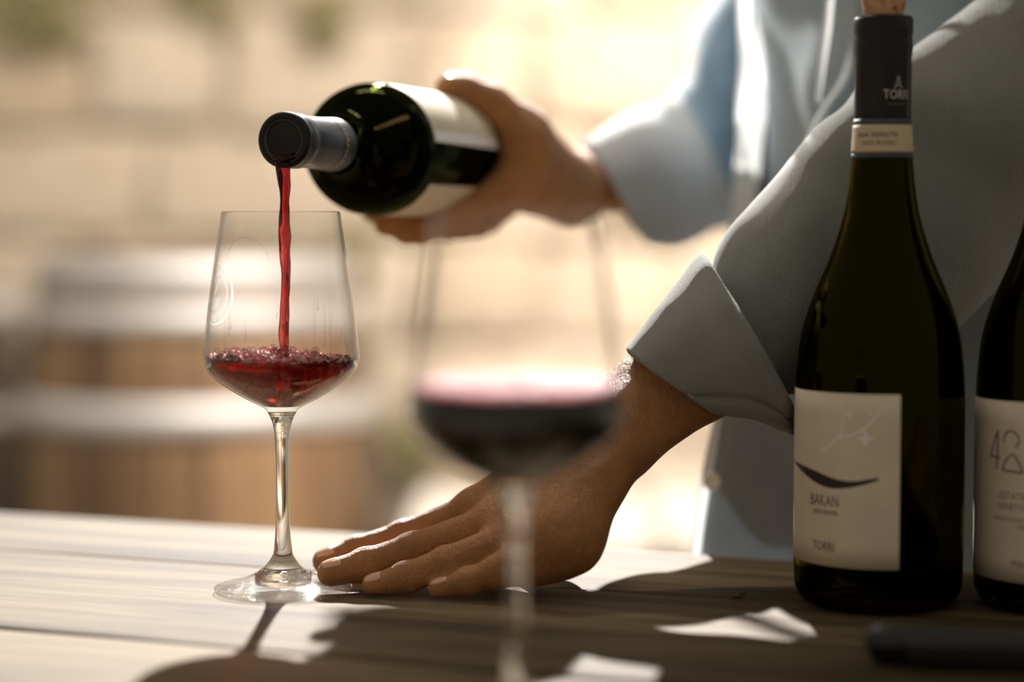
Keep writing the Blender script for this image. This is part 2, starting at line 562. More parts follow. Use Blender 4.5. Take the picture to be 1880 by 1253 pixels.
HZ = [(0.876, 0.922), (0.808, 0.850), (0.642, 0.692), (0.24, 0.29), (0.07, 0.115), (0.005, 0.056)]
barrel((-0.548, 3.70, FLOOR), 'large oak barrel with grey metal hoops, standing behind the glass being filled', hoops=HZ)
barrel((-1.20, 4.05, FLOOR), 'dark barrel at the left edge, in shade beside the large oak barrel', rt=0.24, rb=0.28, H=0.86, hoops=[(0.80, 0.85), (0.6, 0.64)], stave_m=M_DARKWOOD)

# trailing plants on the wall
def plant(label, x0, x1, z0, z1, n, y=WY - 0.09, seed=1):
    rnd = random.Random(seed)
    t = tag(empty('trailing_plant', ((x0 + x1) / 2, WY - 0.03, z1)), label, 'plant')
    vs, fs = [], []
    cx, cz = (x0 + x1) / 2, z1
    for i in range(n):
        u = rnd.uniform(-1, 1); w = rnd.random() ** 1.3
        c = Vector(((x1 - x0) / 2 * u * (1 - 0.4 * w), y - (WY - 0.03) + rnd.uniform(-0.05, 0.03), -(z1 - z0) * w))
        a = rnd.uniform(0, 2 * PI); s = rnd.uniform(0.02, 0.045)
        d = Vector((math.cos(a), rnd.uniform(-.5, .5), math.sin(a))).normalized()
        e = d.cross(Vector((rnd.uniform(-.3, .3), 1, rnd.uniform(-.3, .3)))).normalized()
        k = len(vs)
        vs += [c - d * s, c + e * s * 0.5, c + d * s, c - e * s * 0.5, c + Vector((0, -s * 0.25, 0))]
        fs += [(k, k + 1, k + 4), (k + 1, k + 2, k + 4), (k + 2, k + 3, k + 4), (k + 3, k, k + 4)]
    f = link('foliage', mesh('foliage', vs, fs, False), t, M_LEAF); tag(f, kind='stuff')
    link('stem', tube('stem', [(0, -0.02, 0), (0.01, -0.04, -(z1 - z0) * 0.4), (-0.015, -0.05, -(z1 - z0) * 0.85)], [0.006, 0.005, 0.003], 8), t, M_DARKWOOD)
    return t
plant('olive green plant hanging over the wall at the top left corner', -1.2, -0.85, 0.56, 1.05, 240, seed=2)
plant('thin sprig of leaves on the wall right of the top left plant', -0.74, -0.54, 0.60, 1.02, 50, seed=3)
plant('small dark tuft on the wall above the barrel, right of the filled glass', -0.37, -0.31, 0.06, 0.15, 60, seed=4)
plant('small dark tuft on the wall above the pouring bottle', -0.43, -0.35, 0.58, 0.66, 40, seed=5)
plant('small tuft growing where the wall meets the bench', -0.26, -0.16, -0.36, -0.25, 60, y=WY - 0.12, seed=6)

# leafy branch added above the frame, unseen, to shade the table beside the hand
br_t = tag(empty('added_shade_branch', (0.30, 2.62, 1.6)), 'unseen leafy branch added above the view to shade the table', 'branch')
tip = Vector((-0.030, 2.50, 0.852)) - br_t.location
link('branch_stem', tube('branch_stem', smooth_prof([(0, 0, 0), (-0.05, -0.02, -0.35), (-0.12, -0.07, -0.62), (-0.22, -0.10, -0.78), tuple(tip)], 5), [x[0] for x in smooth_prof([(0.016,), (0.013,), (0.010,), (0.007,), (0.004,)], 5)], 10), br_t, M_DARKWOOD)
rnd = random.Random(12)
for i in range(60):
    c = tip + Vector((rnd.uniform(-0.052, 0.060), rnd.uniform(-0.03, 0.03), rnd.uniform(-0.026, 0.022)))
    a = rnd.uniform(0, 2 * PI); sl = rnd.uniform(0.014, 0.022)
    d = Vector((math.cos(a), rnd.uniform(-.4, .4), math.sin(a) * 0.6)).normalized(); e = d.cross(Vector((0, 1, 0.5))).normalized()
    link('leaf', mesh('leaf', [c - d * sl, c + e * sl * 0.5, c + d * sl, c - e * sl * 0.5, c + Vector((0, -0.003, 0.001))], [(0, 1, 4), (1, 2, 4), (2, 3, 4), (3, 0, 4)], False), br_t, M_LEAF)
# ------------------------------------------------------------------ table
TH = math.atan2(0.367, 0.930)            # the planks run this much away from the picture's width
Un = Vector((0.930, -0.367, 0)); Nn = Vector((0.367, 0.930, 0))
table = tag(empty('table', (0, 0, FLOOR), -TH), 'weathered plank table carrying the glasses and bottles, half in sun', 'table')
ROT = Matrix.Rotation(TH, 4, 'Z')
def plank(n0, n1, u0, u1, seed, thick=0.045, g=0.0013, g0=0.0013):
    rnd = random.Random(seed)
    nu, nv = 150, 10
    vs, fs = [], []
    def prof(v):       # rounds the long edges down
        e = min(v, 1 - v) * (n1 - n0)
        tight = (v > 0.5 and g < 0.001) or (v <= 0.5 and g0 < 0.001)
        return -(0.0006 if tight else 0.0022) * max(0, 1 - e / 0.004) ** 2
    vv = [0, 0.012, 0.03, 0.1, 0.3, 0.5, 0.7, 0.9, 0.97, 0.988, 1]
    for i in range(nu + 1):
        u = u0 + (u1 - u0) * i / nu
        e0 = n0 + g0 + (0.0011 if g0 > 0.001 else 0.0002) * mnoise.noise(Vector((u * 14, seed * 3.1, 0)))
        e1 = n1 - g + (0.0011 if g > 0.001 else 0.0002) * mnoise.noise(Vector((u * 14, seed * 7.7, 4)))
        for v in vv:
            y = e0 + (e1 - e0) * v
            zz = prof(v) - 0.0008 + 0.0007 * mnoise.noise(Vector((u * 5, y * 40, seed)))
            vs.append((u, y, zz - FLOOR))
        vs.append((u, e1, -thick - FLOOR)); vs.append((u, e0, -thick - FLOOR))
    m = len(vv) + 2
    for i in range(nu):
        for j in range(m):
            j2 = (j + 1) % m
            fs.append((i * m + j, (i + 1) * m + j, (i + 1) * m + j2, i * m + j2))
    fs.append(tuple(range(m))); fs.append(tuple(nu * m + j for j in range(m))[::-1])
    o = link('plank', mesh('plank', vs, fs, True), table, M_TABLE)
    return o
for i, (a, b) in enumerate(((1.059, 1.195), (0.856, 1.059), (0.665, 0.856), (0.47, 0.665))):
    plank(a, b, -1.25, 0.95, i + 1, g=0.0004 if i == 1 else 0.0013, g0=0.0004 if i == 0 else 0.0013)
for (u, n) in ((-1.1, 0.55), (0.8, 0.55), (-1.1, 1.10), (0.8, 1.10)):
    bm = bmesh.new(); box_bm(bm, (u - 0.04, n - 0.04, 0), (u + 0.04, n + 0.04, -0.046 - FLOOR), 0.004)
    link('leg', bm_mesh('leg', bm), table, M_TABLE)
for n in (0.55, 1.10):
    bm = bmesh.new(); box_bm(bm, (-1.06, n - 0.015, 0.66), (0.76, n + 0.015, -0.047 - FLOOR), 0.003)
    link('apron', bm_mesh('apron', bm), table, M_TABLE)

# ------------------------------------------------------------------ wine glasses
OUT = [(0.0, 0.0012), (0.028, 0.0008), (0.0350, 0.0), (0.0362, 0.0012), (0.0358, 0.0026), (0.030, 0.0038), (0.022, 0.0062), (0.014, 0.0098), (0.0095, 0.0132), (0.0066, 0.0170), (0.0052, 0.0195)]
STEM = [(0.0052, 0.0195), (0.0044, 0.026), (0.0037, 0.036), (0.0034, 0.052), (0.0035, 0.070), (0.0040, 0.0825), (0.0052, 0.0895), (0.0076, 0.0950)]
BOWLO = [(0.0076, 0.0950), (0.0100, 0.0975), (0.0205, 0.1030), (0.0330, 0.1110), (0.0388, 0.1170), (0.0407, 0.1235), (0.0404, 0.1310), (0.0385, 0.1480), (0.0352, 0.1720), (0.0309, 0.2000)]
bo = smooth_prof(BOWLO, 5)
def offset(prof, d):
    out = []
    for i, (r, z) in enumerate(prof):
        a = prof[max(i - 1, 0)]; b = prof[min(i + 1, len(prof) - 1)]
        t = Vector((b[0] - a[0], b[1] - a[1])).normalized()
        out.append((r - t.y * d, z + t.x * d))
    return out
bi = [p for p in offset(bo, 0.0009) if p[0] > 0.0045 and p[1] > 0.0982]
def inner_r(z):
    q = sorted(bi, key=lambda p: p[1])
    for a, b in zip(q[:-1], q[1:]):
        if a[1] <= z <= b[1]: return a[0] + (b[0] - a[0]) * (z - a[1]) / max(b[1] - a[1], 1e-6)
    return q[0][0] if z < q[0][1] else q[-1][0]
bowl_prof = [(0.0, 0.0945), (0.0076, 0.0948)] + bo[1:] + [(0.0305, 0.2004)] + bi[::-1] + [(0.0, 0.0980)]
def wine_glass(loc, label):
    t = tag(empty('wine_glass', loc), label, 'wine glass', 'stemmed wine glasses')
    link('bowl', lathe('bowl', bowl_prof, 96), t, M_BOWL)
    stem = [(0.0, 0.0040), (0.0150, 0.0042), (0.0150, 0.0095)] + OUT[-4:-1] + smooth_prof(STEM, 5) + [(0.0, 0.0950)]
    link('stem', lathe('stem', stem, 48), t, M_STEM)
    link('foot', lathe('foot', smooth_prof(OUT[:-3], 4) + [(0.0, 0.0099)], 96), t, M_FOOT)
    return t
g1loc = on_plane(520, 1085)
g1loc.z = 0.0
glass1 = wine_glass(g1loc, 'clear wine glass being filled by the thin red stream')
g2loc = Vector((0.0015, 0.80, 0.0))
glass2 = wine_glass(g2loc, 'out of focus wine glass in the foreground, half full of dark red wine')

def wine_fill(level, heightf=None, nr=26, n=96):
    vs, fs, rows = [], [], []
    prof = [(0.0, 0.0982)] + [(r - 0.0001, z) for r, z in sorted([p for p in bi], key=lambda p: p[1]) if z < level]
    prof.append((inner_r(level) - 0.0001, level))
    for r, z in prof:
        if r == 0: rows.append([len(vs)]); vs.append((0, 0, z))
        else:
            rows.append(list(range(len(vs), len(vs) + n)))
            last = (r == prof[-1][0] and z == level)
            for k in range(n):
                a = 2 * PI * k / n
                zz = z + (heightf(r * math.cos(a), r * math.sin(a)) if (last and heightf) else 0)
                rr = (inner_r(zz) - 0.0001) if last else r
                vs.append((rr * math.cos(a), rr * math.sin(a), zz))
    R = inner_r(level)
    for j in range(1, nr):
        r = (R - 0.0008) * (1 - j / nr)
        rows.append(list(range(len(vs), len(vs) + n)))
        for k in range(n):
            a = 2 * PI * k / n
            x, y = r * math.cos(a), r * math.sin(a)
            edge = 0.0008 * math.exp(-(R - r) / 0.0012)
            vs.append((x, y, level + edge * 0.5 + (heightf(x, y) if heightf else 0)))
    rows.append([len(vs)]); vs.append((0, 0, level + (heightf(0, 0) if heightf else 0)))
    for a, b in zip(rows[:-1], rows[1:]):
        for k in range(n):
            k2 = (k + 1) % n
            if len(a) == 1: fs.append((a[0], b[k2], b[k]))
            elif len(b) == 1: fs.append((a[k], a[k2], b[0]))
            else: fs.append((a[k], a[k2], b[k2], b[k]))
    return mesh('wine', vs, fs, True)
def splash(x, y):
    v = Vector((x * 140, y * 140, 3))
    s = 0.0034 * mnoise.noise(v) + 0.0018 * mnoise.noise(v * 2.3)
    d = math.hypot(x + 0.001, y)
    s += 0.0045 * math.exp(-(d / 0.005) ** 2)                                  # column under the stream
    s += 0.0034 * math.exp(-((d - 0.017) / 0.006) ** 2) * (0.6 + 0.8 * mnoise.noise(Vector((x * 60, y * 60, 9))))
    s += -0.05 * x * 0.6
    return s * (1.0 if math.hypot(x, y) < 0.036 else 0.6) - 0.0005
w1 = link('wine', wine_fill(0.1240, splash, 48, 144), None, M_WINE); w1.location = g1loc
tag(w1, 'splashing ruby wine collecting in the glass being filled', 'wine')
w2 = link('wine', wine_fill(0.1335), None, M_WINE_DEEP); w2.location = g2loc
tag(w2, 'still dark red wine in the foreground glass', 'wine')
# fine pink froth on the still wine
bm = bmesh.new()
rnd = random.Random(15)
for i in range(900):
    a = rnd.uniform(0, 2 * PI); r = (inner_r(0.1335) - 0.0012) * (rnd.random() ** 0.35)
    sz = rnd.uniform(0.0008, 0.0019)
    bmesh.ops.create_icosphere(bm, subdivisions=1, radius=sz, matrix=Matrix.Translation((r * math.cos(a), r * math.sin(a), 0.1335 + sz * 0.6)))
o = link('froth', bm_mesh('froth', bm, True), w2, M_FROTH); tag(o, kind='stuff')
# bubbles and froth thrown up by the pour
bm = bmesh.new()
rnd = random.Random(5)
for i in range(280):
    a = rnd.uniform(0, 2 * PI); r = 0.037 * math.sqrt(rnd.random())
    x, y = r * math.cos(a), r * math.sin(a)
    if x > 0.018 and rnd.random() < 0.7: continue
    s = rnd.uniform(0.0006, 0.0022)
    bmesh.ops.create_icosphere(bm, subdivisions=2, radius=s, matrix=Matrix.Translation((x, y, 0.1240 + splash(x, y) + s * rnd.uniform(0.1, 0.9))))
o = link('bubbles', bm_mesh('bubbles', bm, True), w1, M_BUBBLE); tag(o, kind='stuff')
bm = bmesh.new()
for i in range(150):
    a = rnd.uniform(0, 2 * PI); r = 0.034 * math.sqrt(rnd.random())
    x, y = r * math.cos(a) - 0.004, r * math.sin(a)
    if x > 0.012 and rnd.random() < 0.6: continue
    sz = rnd.uniform(0.0004, 0.0011)
    bmesh.ops.create_icosphere(bm, subdivisions=1, radius=sz, matrix=Matrix.Translation((x, y, 0.1240 + splash(x, y) + sz * 0.5)))
o = link('froth', bm_mesh('froth', bm, True), w1, M_FROTH); tag(o, kind='stuff')

# etched round mark on the left of the glass being filled
def on_cyl(theta, z, r):
    """theta from the camera-facing side, positive to the right"""
    return Vector((r * math.sin(theta), -r * math.cos(theta), z))
def ribbon_on(prof_r, pts, width, lift=0.00012):
    """flat strokes wrapped on a surface of revolution; pts = [(arc_x, z)], arc in metres"""
    vs, fs = [], []
    w = width if hasattr(width, '__len__') else [width] * len(pts)
    for i, (u, z) in enumerate(pts):
        a = pts[max(i - 1, 0)]; b = pts[min(i + 1, len(pts) - 1)]
        t = Vector((b[0] - a[0], b[1] - a[1]))
        t = t.normalized() if t.length > 0 else Vector((1, 0))
        n = Vector((-t.y, t.x)) * w[i] / 2
        for s in (-1, 1):
            uu, zz = u + n.x * s, z + n.y * s
            r = prof_r(zz) + lift
            vs.append(on_cyl(uu / prof_r(z), zz, r))
    for i in range(len(pts) - 1):
        fs.append((2 * i, 2 * i + 2, 2 * i + 3, 2 * i + 1))
    return vs, fs
def merge(name, lst):
    vs, fs = [], []
    for v, f in lst:
        k = len(vs); vs += v; fs += [tuple(i + k for i in q) for q in f]
    return mesh(name, vs, fs, True)
def outer_r(z):
    for a, b in zip(bo[:-1], bo[1:]):
        if a[1] <= z <= b[1]: return a[0] + (b[0] - a[0]) * (z - a[1]) / max(b[1] - a[1], 1e-6)
    return bo[-1][0]
def circle2(cx, cz, r, n=40, a0=0, a1=2 * PI): return [(cx + r * math.sin(a0 + (a1 - a0) * i / n), cz + r * math.cos(a0 + (a1 - a0) * i / n)) for i in range(n + 1)]
def text_strokes(s, size):
    """built-in font outline as (verts2d, faces)"""
    cu = bpy.data.curves.new('lettering', 'FONT')
    cu.body = s; cu.size = size; cu.align_x = 'CENTER'; cu.align_y = 'CENTER'
    cu.resolution_u = 2
    ob = bpy.data.objects.new('tmp', cu)
    COL.objects.link(ob)
    dg = bpy.context.evaluated_depsgraph_get()
    me = bpy.data.meshes.new_from_object(ob.evaluated_get(dg))
    vs = [(v.co.x, v.co.y) for v in me.vertices]; fs = [tuple(p.vertices) for p in me.polygons]
    bpy.data.objects.remove(ob); bpy.data.curves.remove(cu); bpy.data.meshes.remove(me)
    return vs, fs
def text_on(s, size, cu, cz, prof_r, sx=1.0, lift=0.00015, rot=0.0):
    v2, f = text_strokes(s, size)
    c, sn = math.cos(rot), math.sin(rot)
    vs = []
    for x, y in v2:
        x *= sx
        u, z = cu + x * c - y * sn, cz + x * sn + y * c
        vs.append(on_cyl(u / prof_r(cz), z, prof_r(z) + lift))
    return vs, f
ec, ez = -0.0385, 0.1580
parts = [ribbon_on(outer_r, circle2(ec, ez, 0.0155), 0.0006), ribbon_on(outer_r, circle2(ec, ez, 0.0118), 0.0004)]
for k in range(7):
    parts.append(ribbon_on(outer_r, [(ec - 0.006 + k * 0.0012, ez - 0.008), (ec - 0.002 + k * 0.0012, ez - 0.002)], 0.0004))
parts.append(ribbon_on(outer_r, [(ec - 0.003, ez + 0.009), (ec + 0.001, ez + 0.004), (ec - 0.001, ez - 0.001)], 0.0007))
parts.append(ribbon_on(outer_r, [(ec + 0.004, ez + 0.008), (ec + 0.001, ez + 0.001)], 0.0007))
parts.append(text_on('OR', 0.0035, ec, ez - 0.0135, outer_r))
parts.append(text_on('TORRI', 0.003, ec - 0.001, ez + 0.0105, outer_r))
link('etched_emblem', merge('etched_emblem', parts), glass1, M_ETCH)
# wet drops and runs inside the bowl
runs = []
rnd = random.Random(9)
for i in range(16):
    th = rnd.uniform(-1.0, 1.25); z0 = rnd.uniform(0.135, 0.185); ln = rnd.uniform(0.004, 0.03)
    r = inner_r(z0)
    u = th * r
    runs.append(ribbon_on(lambda z: inner_r(z) - 0.0002, [(u, z0), (u + 0.0004, z0 - ln * .5), (u + 0.0002, z0 - ln)], [0.0003, 0.0005, 0.0012], -0.0001))
runs.append(ribbon_on(lambda z: inner_r(z) - 0.0002, circle2(-0.016, 0.1735, 0.0135, 30, -1.4, 1.5), 0.0005, -0.0001))
o = link('wine_run', merge('wine_run', runs), glass1, thin_glass('wet_run', (0.6, 0.5, 0.45), 1.2, (900, 0.001), 0.25)); tag(o, kind='stuff')

# ------------------------------------------------------------------ bottles
def burgundy_profile():
    return [(0.0, 0.004), (0.018, 0.003), (0.030, 0.0), (0.0375, 0.0015), (0.0415, 0.0065), (0.0428, 0.015), (0.0430, 0.050), (0.0430, 0.090), (0.0428, 0.108),
            (0.0415, 0.127), (0.0393, 0.141), (0.0338, 0.158), (0.0247, 0.180), (0.0182, 0.203), (0.0152, 0.229), (0.0138, 0.255), (0.0136, 0.278), (0.0136, 0.296), (0.0105, 0.297), (0.0098, 0.294)]
BP = smooth_prof(burgundy_profile(), 5)
def prof_r(prof):
    q = [p for p in prof if p[0] > 0.012]
    def f(z):
        for a, b in zip(q[:-1], q[1:]):
            if a[1] <= z <= b[1] and b[1] > a[1]: return a[0] + (b[0] - a[0]) * (z - a[1]) / (b[1] - a[1])
        return q[0][0] if z < q[0][1] else q[-1][0]
    return f
br = prof_r(BP)
def bottle_inner(prof, d=0.003):
    q = [(max(r - d, 0), z) for r, z in prof if 0.008 < z < 0.29]
    return [(0.0, 0.010)] + q
def wrap_sheet(rf, th0, th1, z0, z1, lift, n=40, nz=8, corner=0.0):
    vs, fs, uv = [], [], []
    for i in range(nz + 1):
        z = z0 + (z1 - z0) * i / nz
        for k in range(n + 1):
            th = th0 + (th1 - th0) * k / n
            vs.append(on_cyl(th, z, rf(z) + lift)); uv.append((th * 0.04, z))
    for i in range(nz):
        for k in range(n):
            a = i * (n + 1) + k
            fs.append((a, a + 1, a + n + 2, a + n + 1))
    # back and rims so the sheet has thickness
    m = len(vs)
    for i in range(nz + 1):
        z = z0 + (z1 - z0) * i / nz
        for k in range(n + 1):
            th = th0 + (th1 - th0) * k / n
            vs.append(on_cyl(th, z, rf(z) + lift * 0.15)); uv.append((th * 0.04, z))
    for i in range(nz):
        for k in range(n):
            a = m + i * (n + 1) + k
            fs.append((a + n + 1, a + n + 2, a + 1, a))
    w = n + 1
    for k in range(n):
        fs.append((k, m + k, m + k + 1, k + 1)); a = nz * w + k
        fs.append((a + 1, m + a + 1, m + a, a))
    for i in range(nz):
        a = i * w
        fs.append((a + w, m + a + w, m + a, a)); a = i * w + n
        fs.append((a, m + a, m + a + w, a + w))
    return mesh('sheet', vs, fs, True, uv)
def upright_bottle(loc, label, level=0.134):
    t = tag(empty('wine_bottle', loc), label, 'wine bottle', 'dark wine bottles')
    inner = bottle_inner(BP)
    full = BP + [(r, z) for r, z in inner[::-1]]
    link('bottle_glass', lathe('bottle_glass', full, 96), t, M_BOTTLE)
    wp = [(max(r - 0.0002, 0), z + 0.0002) for r, z in inner if z < level]
    link('wine', lathe('wine', wp + [(wp[-1][0], level), (0, level)], 80), t, M_WINE_DARK)
    cap = [(0.0098, 0.2955), (0.0100, 0.2985), (0.0140, 0.2988), (0.0149, 0.2970), (0.0149, 0.2905), (0.0143, 0.2890), (0.0147, 0.2865), (0.0147, 0.2800), (0.0143, 0.2785), (0.0142, 0.2480), (0.0140, 0.2474)]
    c = link('capsule', lathe('capsule', cap, 64), t, M_CAPSULE_BLACK)
    return t, c
b1loc = on_plane(1611, 1105)
bottle1, cap1 = upright_bottle(b1loc, 'dark bottle with tan label and black foil neck, cork pushed in, nearer the centre')
def cyl_px(loc, rf, px, py):
    """pixel -> (arc, z) on the bottle's camera-facing side"""
    X = (px - 940) / F
    z = 0.06
    for _ in range(6):
        r = rf(z)
        Y = loc.y - r * 0.8
        for _ in range(4):
            s = max(-1, min(1, (X * Y - loc.x) / r)); Y = loc.y - r * math.sqrt(max(0, 1 - s * s))
        z = P(px, py, Y).z
    return math.asin(s) * 0.043, z
rl = lambda z: 0.0430 + 0.0002
lab = link('paper_label', wrap_sheet(br, -1.85, math.asin(0.07), 0.0235, 0.1105, 0.0002, 48), bottle1, M_PAPER)
def PX(px, py): return cyl_px(b1loc, lambda z: 0.043, px, py)
sw = [((1461, 846), 2), ((1475, 860), 12), ((1500, 875), 20), ((1525, 886), 20), ((1550, 890), 14), ((1575, 889), 9), ((1600, 884), 7), ((1617, 880), 4)]
def path(pxs, w, lift=0.00012):
    p2 = [PX(*p) for p in pxs]
    return ribbon_on(rl, smooth_prof(p2, 4), w, lift)
p2 = smooth_prof([PX(*p) for p, w in sw], 4)
ws = [x[0] for x in smooth_prof([(w / 3575,) for p, w in sw], 4)]
ink = [ribbon_on(rl, p2, ws, 0.00012)]
link('swoosh_print', merge('swoosh_print', ink), lab, M_INK)
ua, za = PX(1503, 918)
txt = [text_on('BAKAN', 0.0085, -0.0368, za, rl, 0.66), text_on('INDORAMA', 0.0036, -0.0358, za - 0.0058, rl, 0.82)]
ub, zb = PX(1500, 1001)
txt += [text_on('TORRI', 0.0068, -0.0368, zb, rl, 0.72), text_on('. . . .', 0.004, -0.0355, zb - 0.0052, rl, 1.0)]
link('lettering', merge('lettering', txt), lab, M_INK2)
wp = [path([(1547, 735), (1552, 765), (1546, 795), (1530, 815), (1512, 828)], 0.0008),
      path([(1617, 758), (1595, 783), (1570, 798), (1540, 804)], 0.0010),
      path([(1556, 752), (1563, 760)], 0.0006), path([(1598, 758), (1604, 768)], 0.0005)]
def blob(px, py, r, n=5):
    u, z = PX(px, py)
    vs = [on_cyl(u / 0.043, z, 0.0433 + 0.00005)]
    for k in range(n * 4):
        a = 2 * PI * k / (n * 4); rr = r * (0.65 + 0.35 * math.cos(a * n))
        vs.append(on_cyl((u + rr * math.sin(a)) / 0.043, z + rr * math.cos(a), 0.0433 + 0.00005))
    return vs, [(0, k + 1, (k + 1) % (n * 4) + 1) for k in range(n * 4)]
wp += [blob(1562, 760, 0.0026, 4), blob(1592, 806, 0.0042, 4), blob(1480, 745, 0.002, 4), blob(1600, 760, 0.0013, 4)]
link('branch_print', merge('branch_print', wp), lab, M_WHITEINK)
# neck band and foil print
band = link('neck_band', wrap_sheet(br, -2.6, 1.30, 0.2300, 0.2440, 0.0007, 48), bottle1, M_BAND)
for z0, z1 in ((0.2440, 0.2470), (0.2272, 0.2300)):
    link('stripe', wrap_sheet(br, -2.6, 1.34, z0, z1, 0.0004, 48, 2), band, M_BLUE)
rbz = lambda z: br(z) + 0.0008
link('lettering', merge('lettering', [text_on('AAA 00006794', 0.0038, -0.0055, 0.2388, rbz, 0.9), text_on('DOC ROSSO', 0.0034, -0.0045, 0.2348, rbz, 0.9)]), band, M_INK2)
rc = lambda z: 0.01425
logo = [text_on('TORRI', 0.0066, 0.0052, 0.2588, rc, 0.78), text_on('. . . . . .', 0.004, 0.005, 0.2552, rc, 0.9)]
for k, (w, z) in enumerate(((0.0016, 0.2675), (0.0030, 0.2655), (0.0046, 0.2634))):
    logo.append(ribbon_on(rc, [(0.0056 - w / 2, z - 0.001), (0.0056, z + 0.0008), (0.0056 + w / 2, z - 0.001)], 0.0005))
link('foil_logo', merge('foil_logo', logo), cap1, M_SILVER)
# cork standing in the mouth
o = link('cork', lathe('cork', [(0.0, 0.2920), (0.0092, 0.2920), (0.0096, 0.2990), (0.0110, 0.305), (0.0114, 0.3160), (0.0112, 0.3215), (0.0105, 0.3225), (0.0, 0.3225)], 48), None, M_CORK)
o.location = b1loc; tag(o, 'speckled brown cork pushed into the black foil bottle', 'cork')

b2loc = Vector(((1953 - 940) / F * 1.075, 1.075, 0.0))
bottle2, cap2 = upright_bottle(b2loc, 'dark bottle at the right edge, its pale label with large thin numerals', 0.12)
lab2 = link('paper_label', wrap_sheet(br, -1.75, 0.9, 0.0165, 0.1065, 0.0002, 48), bottle2, M_PAPER)
def PX2(px, py): return cyl_px(b2loc, lambda z: 0.043, px, py)
def path2(pxs, w): return ribbon_on(rl, smooth_prof([PX2(*p) for p in pxs], 4), w, 0.00012)
st = [path2([(1835, 790), (1826, 812), (1815, 836)], 0.0009), path2([(1815, 836), (1826, 839), (1840, 841)], 0.0009), path2([(1835, 790), (1835, 825), (1833, 862)], 0.0010),
      path2([(1847, 812), (1849, 799), (1858, 792), (1868, 795), (1875, 805), (1873, 818), (1868, 822)], 0.0009),
      path2([(1845, 862), (1850, 848), (1860, 836), (1868, 838), (1876, 852), (1884, 868)], 0.0009), path2([(1845, 862), (1860, 866), (1884, 869)], 0.0010)]
u0 = PX2(1870, 900)[0]
link('numeral_print', merge('numeral_print', st), lab2, M_INK2)
tx = []
for py, s, size in ((912, 'ESTATE WINE', 0.0052), (932, 'VENETO ROSSO', 0.0048), (955, 'INDICAZIONE GEOGRAFICA', 0.0030), (968, 'TIPICA', 0.003), (1035, 'MASO', 0.0050)):
    uu, zz = PX2(1865, py)
    tx.append(text_on(s, size, uu + 0.006, zz, rl, 0.9))
link('lettering', merge('lettering', tx), lab2, mat('pale_ink', (0.24, 0.18, 0.145), 0.6))

# ---- pouring bottle (axis almost level, pointing away to the right)
MOUTH = P(521, 257, 1.128)
AX = Vector((0.285, 0.957, -0.010)).normalized()
BORD = [(0.0, 0.300), (0.020, 0.298), (0.034, 0.300), (0.0380, 0.294), (0.0385, 0.285), (0.0385, 0.200), (0.0385, 0.130), (0.0378, 0.118), (0.0345, 0.107), (0.0275, 0.098), (0.0200, 0.090), (0.0160, 0.081), (0.0145, 0.070),
        (0.0138, 0.050), (0.0132, 0.020), (0.0132, 0.0180), (0.0142, 0.0160), (0.0142, 0.0030), (0.0132, 0.0), (0.0104, 0.0), (0.0095, 0.003)]
BORD = [(r, -z) for r, z in BORD]
BD = smooth_prof(BORD, 4)
qrot = Vector((0, 0, -1)).rotation_difference(AX)       # local -z runs from the mouth to the base
pb = tag(empty('wine_bottle', MOUTH), 'dark green bottle held level, pouring red wine into the glass', 'wine bottle', 'dark wine bottles')
# local frame: z' = -AX, x' = level right side facing the camera, y' = up
zl = -AX; xl = Vector((0.952, -0.305, 0)).normalized(); yl = zl.cross(xl)
if yl.z < 0: xl = -xl; yl = zl.cross(xl)
pb.rotation_euler = Matrix((xl, yl, zl)).transposed().to_euler()
RIGHT_IS = 1 if xl.x > 0 else -1
inner = [(max(r - 0.003, 0), z) for r, z in BD if -0.292 < z < -0.004]
inner = [(0.0, -0.292)] + inner
link('bottle_glass', lathe('bottle_glass', BD + inner[::-1], 96), pb, M_BOTTLE2)
# wine lying level inside it
bm = bmesh.new()
me = lathe('wine', [(max(r - 0.0003, 0), z) for r, z in inner] + [(0, -0.004)], 96)
bm.from_mesh(me)
bmesh.ops.bisect_plane(bm, geom=bm.verts[:] + bm.edges[:] + bm.faces[:], plane_co=(0, -0.0015, 0), plane_no=(0, 1, 0), clear_outer=True)
bmesh.ops.holes_fill(bm, edges=[e for e in bm.edges if e.is_boundary], sides=0)
link('wine', bm_mesh('wine', bm, False), pb, M_WINE_DARK)
cap = [(0.0096, -0.0015), (0.0102, 0.0007), (0.0130, 0.0008), (0.0147, -0.0012), (0.0148, -0.0045), (0.0142, -0.0062), (0.0148, -0.0080), (0.0148, -0.0160), (0.0139, -0.0185), (0.0143, -0.0500), (0.0150, -0.0660), (0.0150, -0.0665)]
capP = link('capsule', lathe('capsule', cap, 64), pb, M_CAPSULE_GREY)
link('lip_ring', lathe('lip_ring', [(0.0094, -0.006), (0.0112, 0.0010), (0.0124, 0.0014), (0.0138, 0.0010), (0.0150, -0.0006), (0.0151, -0.004), (0.0147, -0.0045)], 64), capP, M_CAPSULE_BLACK)
link('pouring_disc', lathe('pouring_disc', [(0.0, -0.0016), (0.0080, -0.0016), (0.0112, 0.0004), (0.0114, 0.0), (0.0080, -0.0022), (0.0, -0.0022)], 48), pb, M_CAPSULE_BLACK)
def rb2(z):
    q = BD
    for a, b in zip(q[:-1], q[1:]):
        if a[1] <= z <= b[1] and b[1] > a[1]: return a[0] + (b[0] - a[0]) * (z - a[1]) / (b[1] - a[1])
    return 0.0385
def ring_pt(phi, z, r):
    """phi from straight up (0) towards the camera-facing right side (90 deg)"""
    return Vector((RIGHT_IS * r * math.sin(phi), r * math.cos(phi), z))
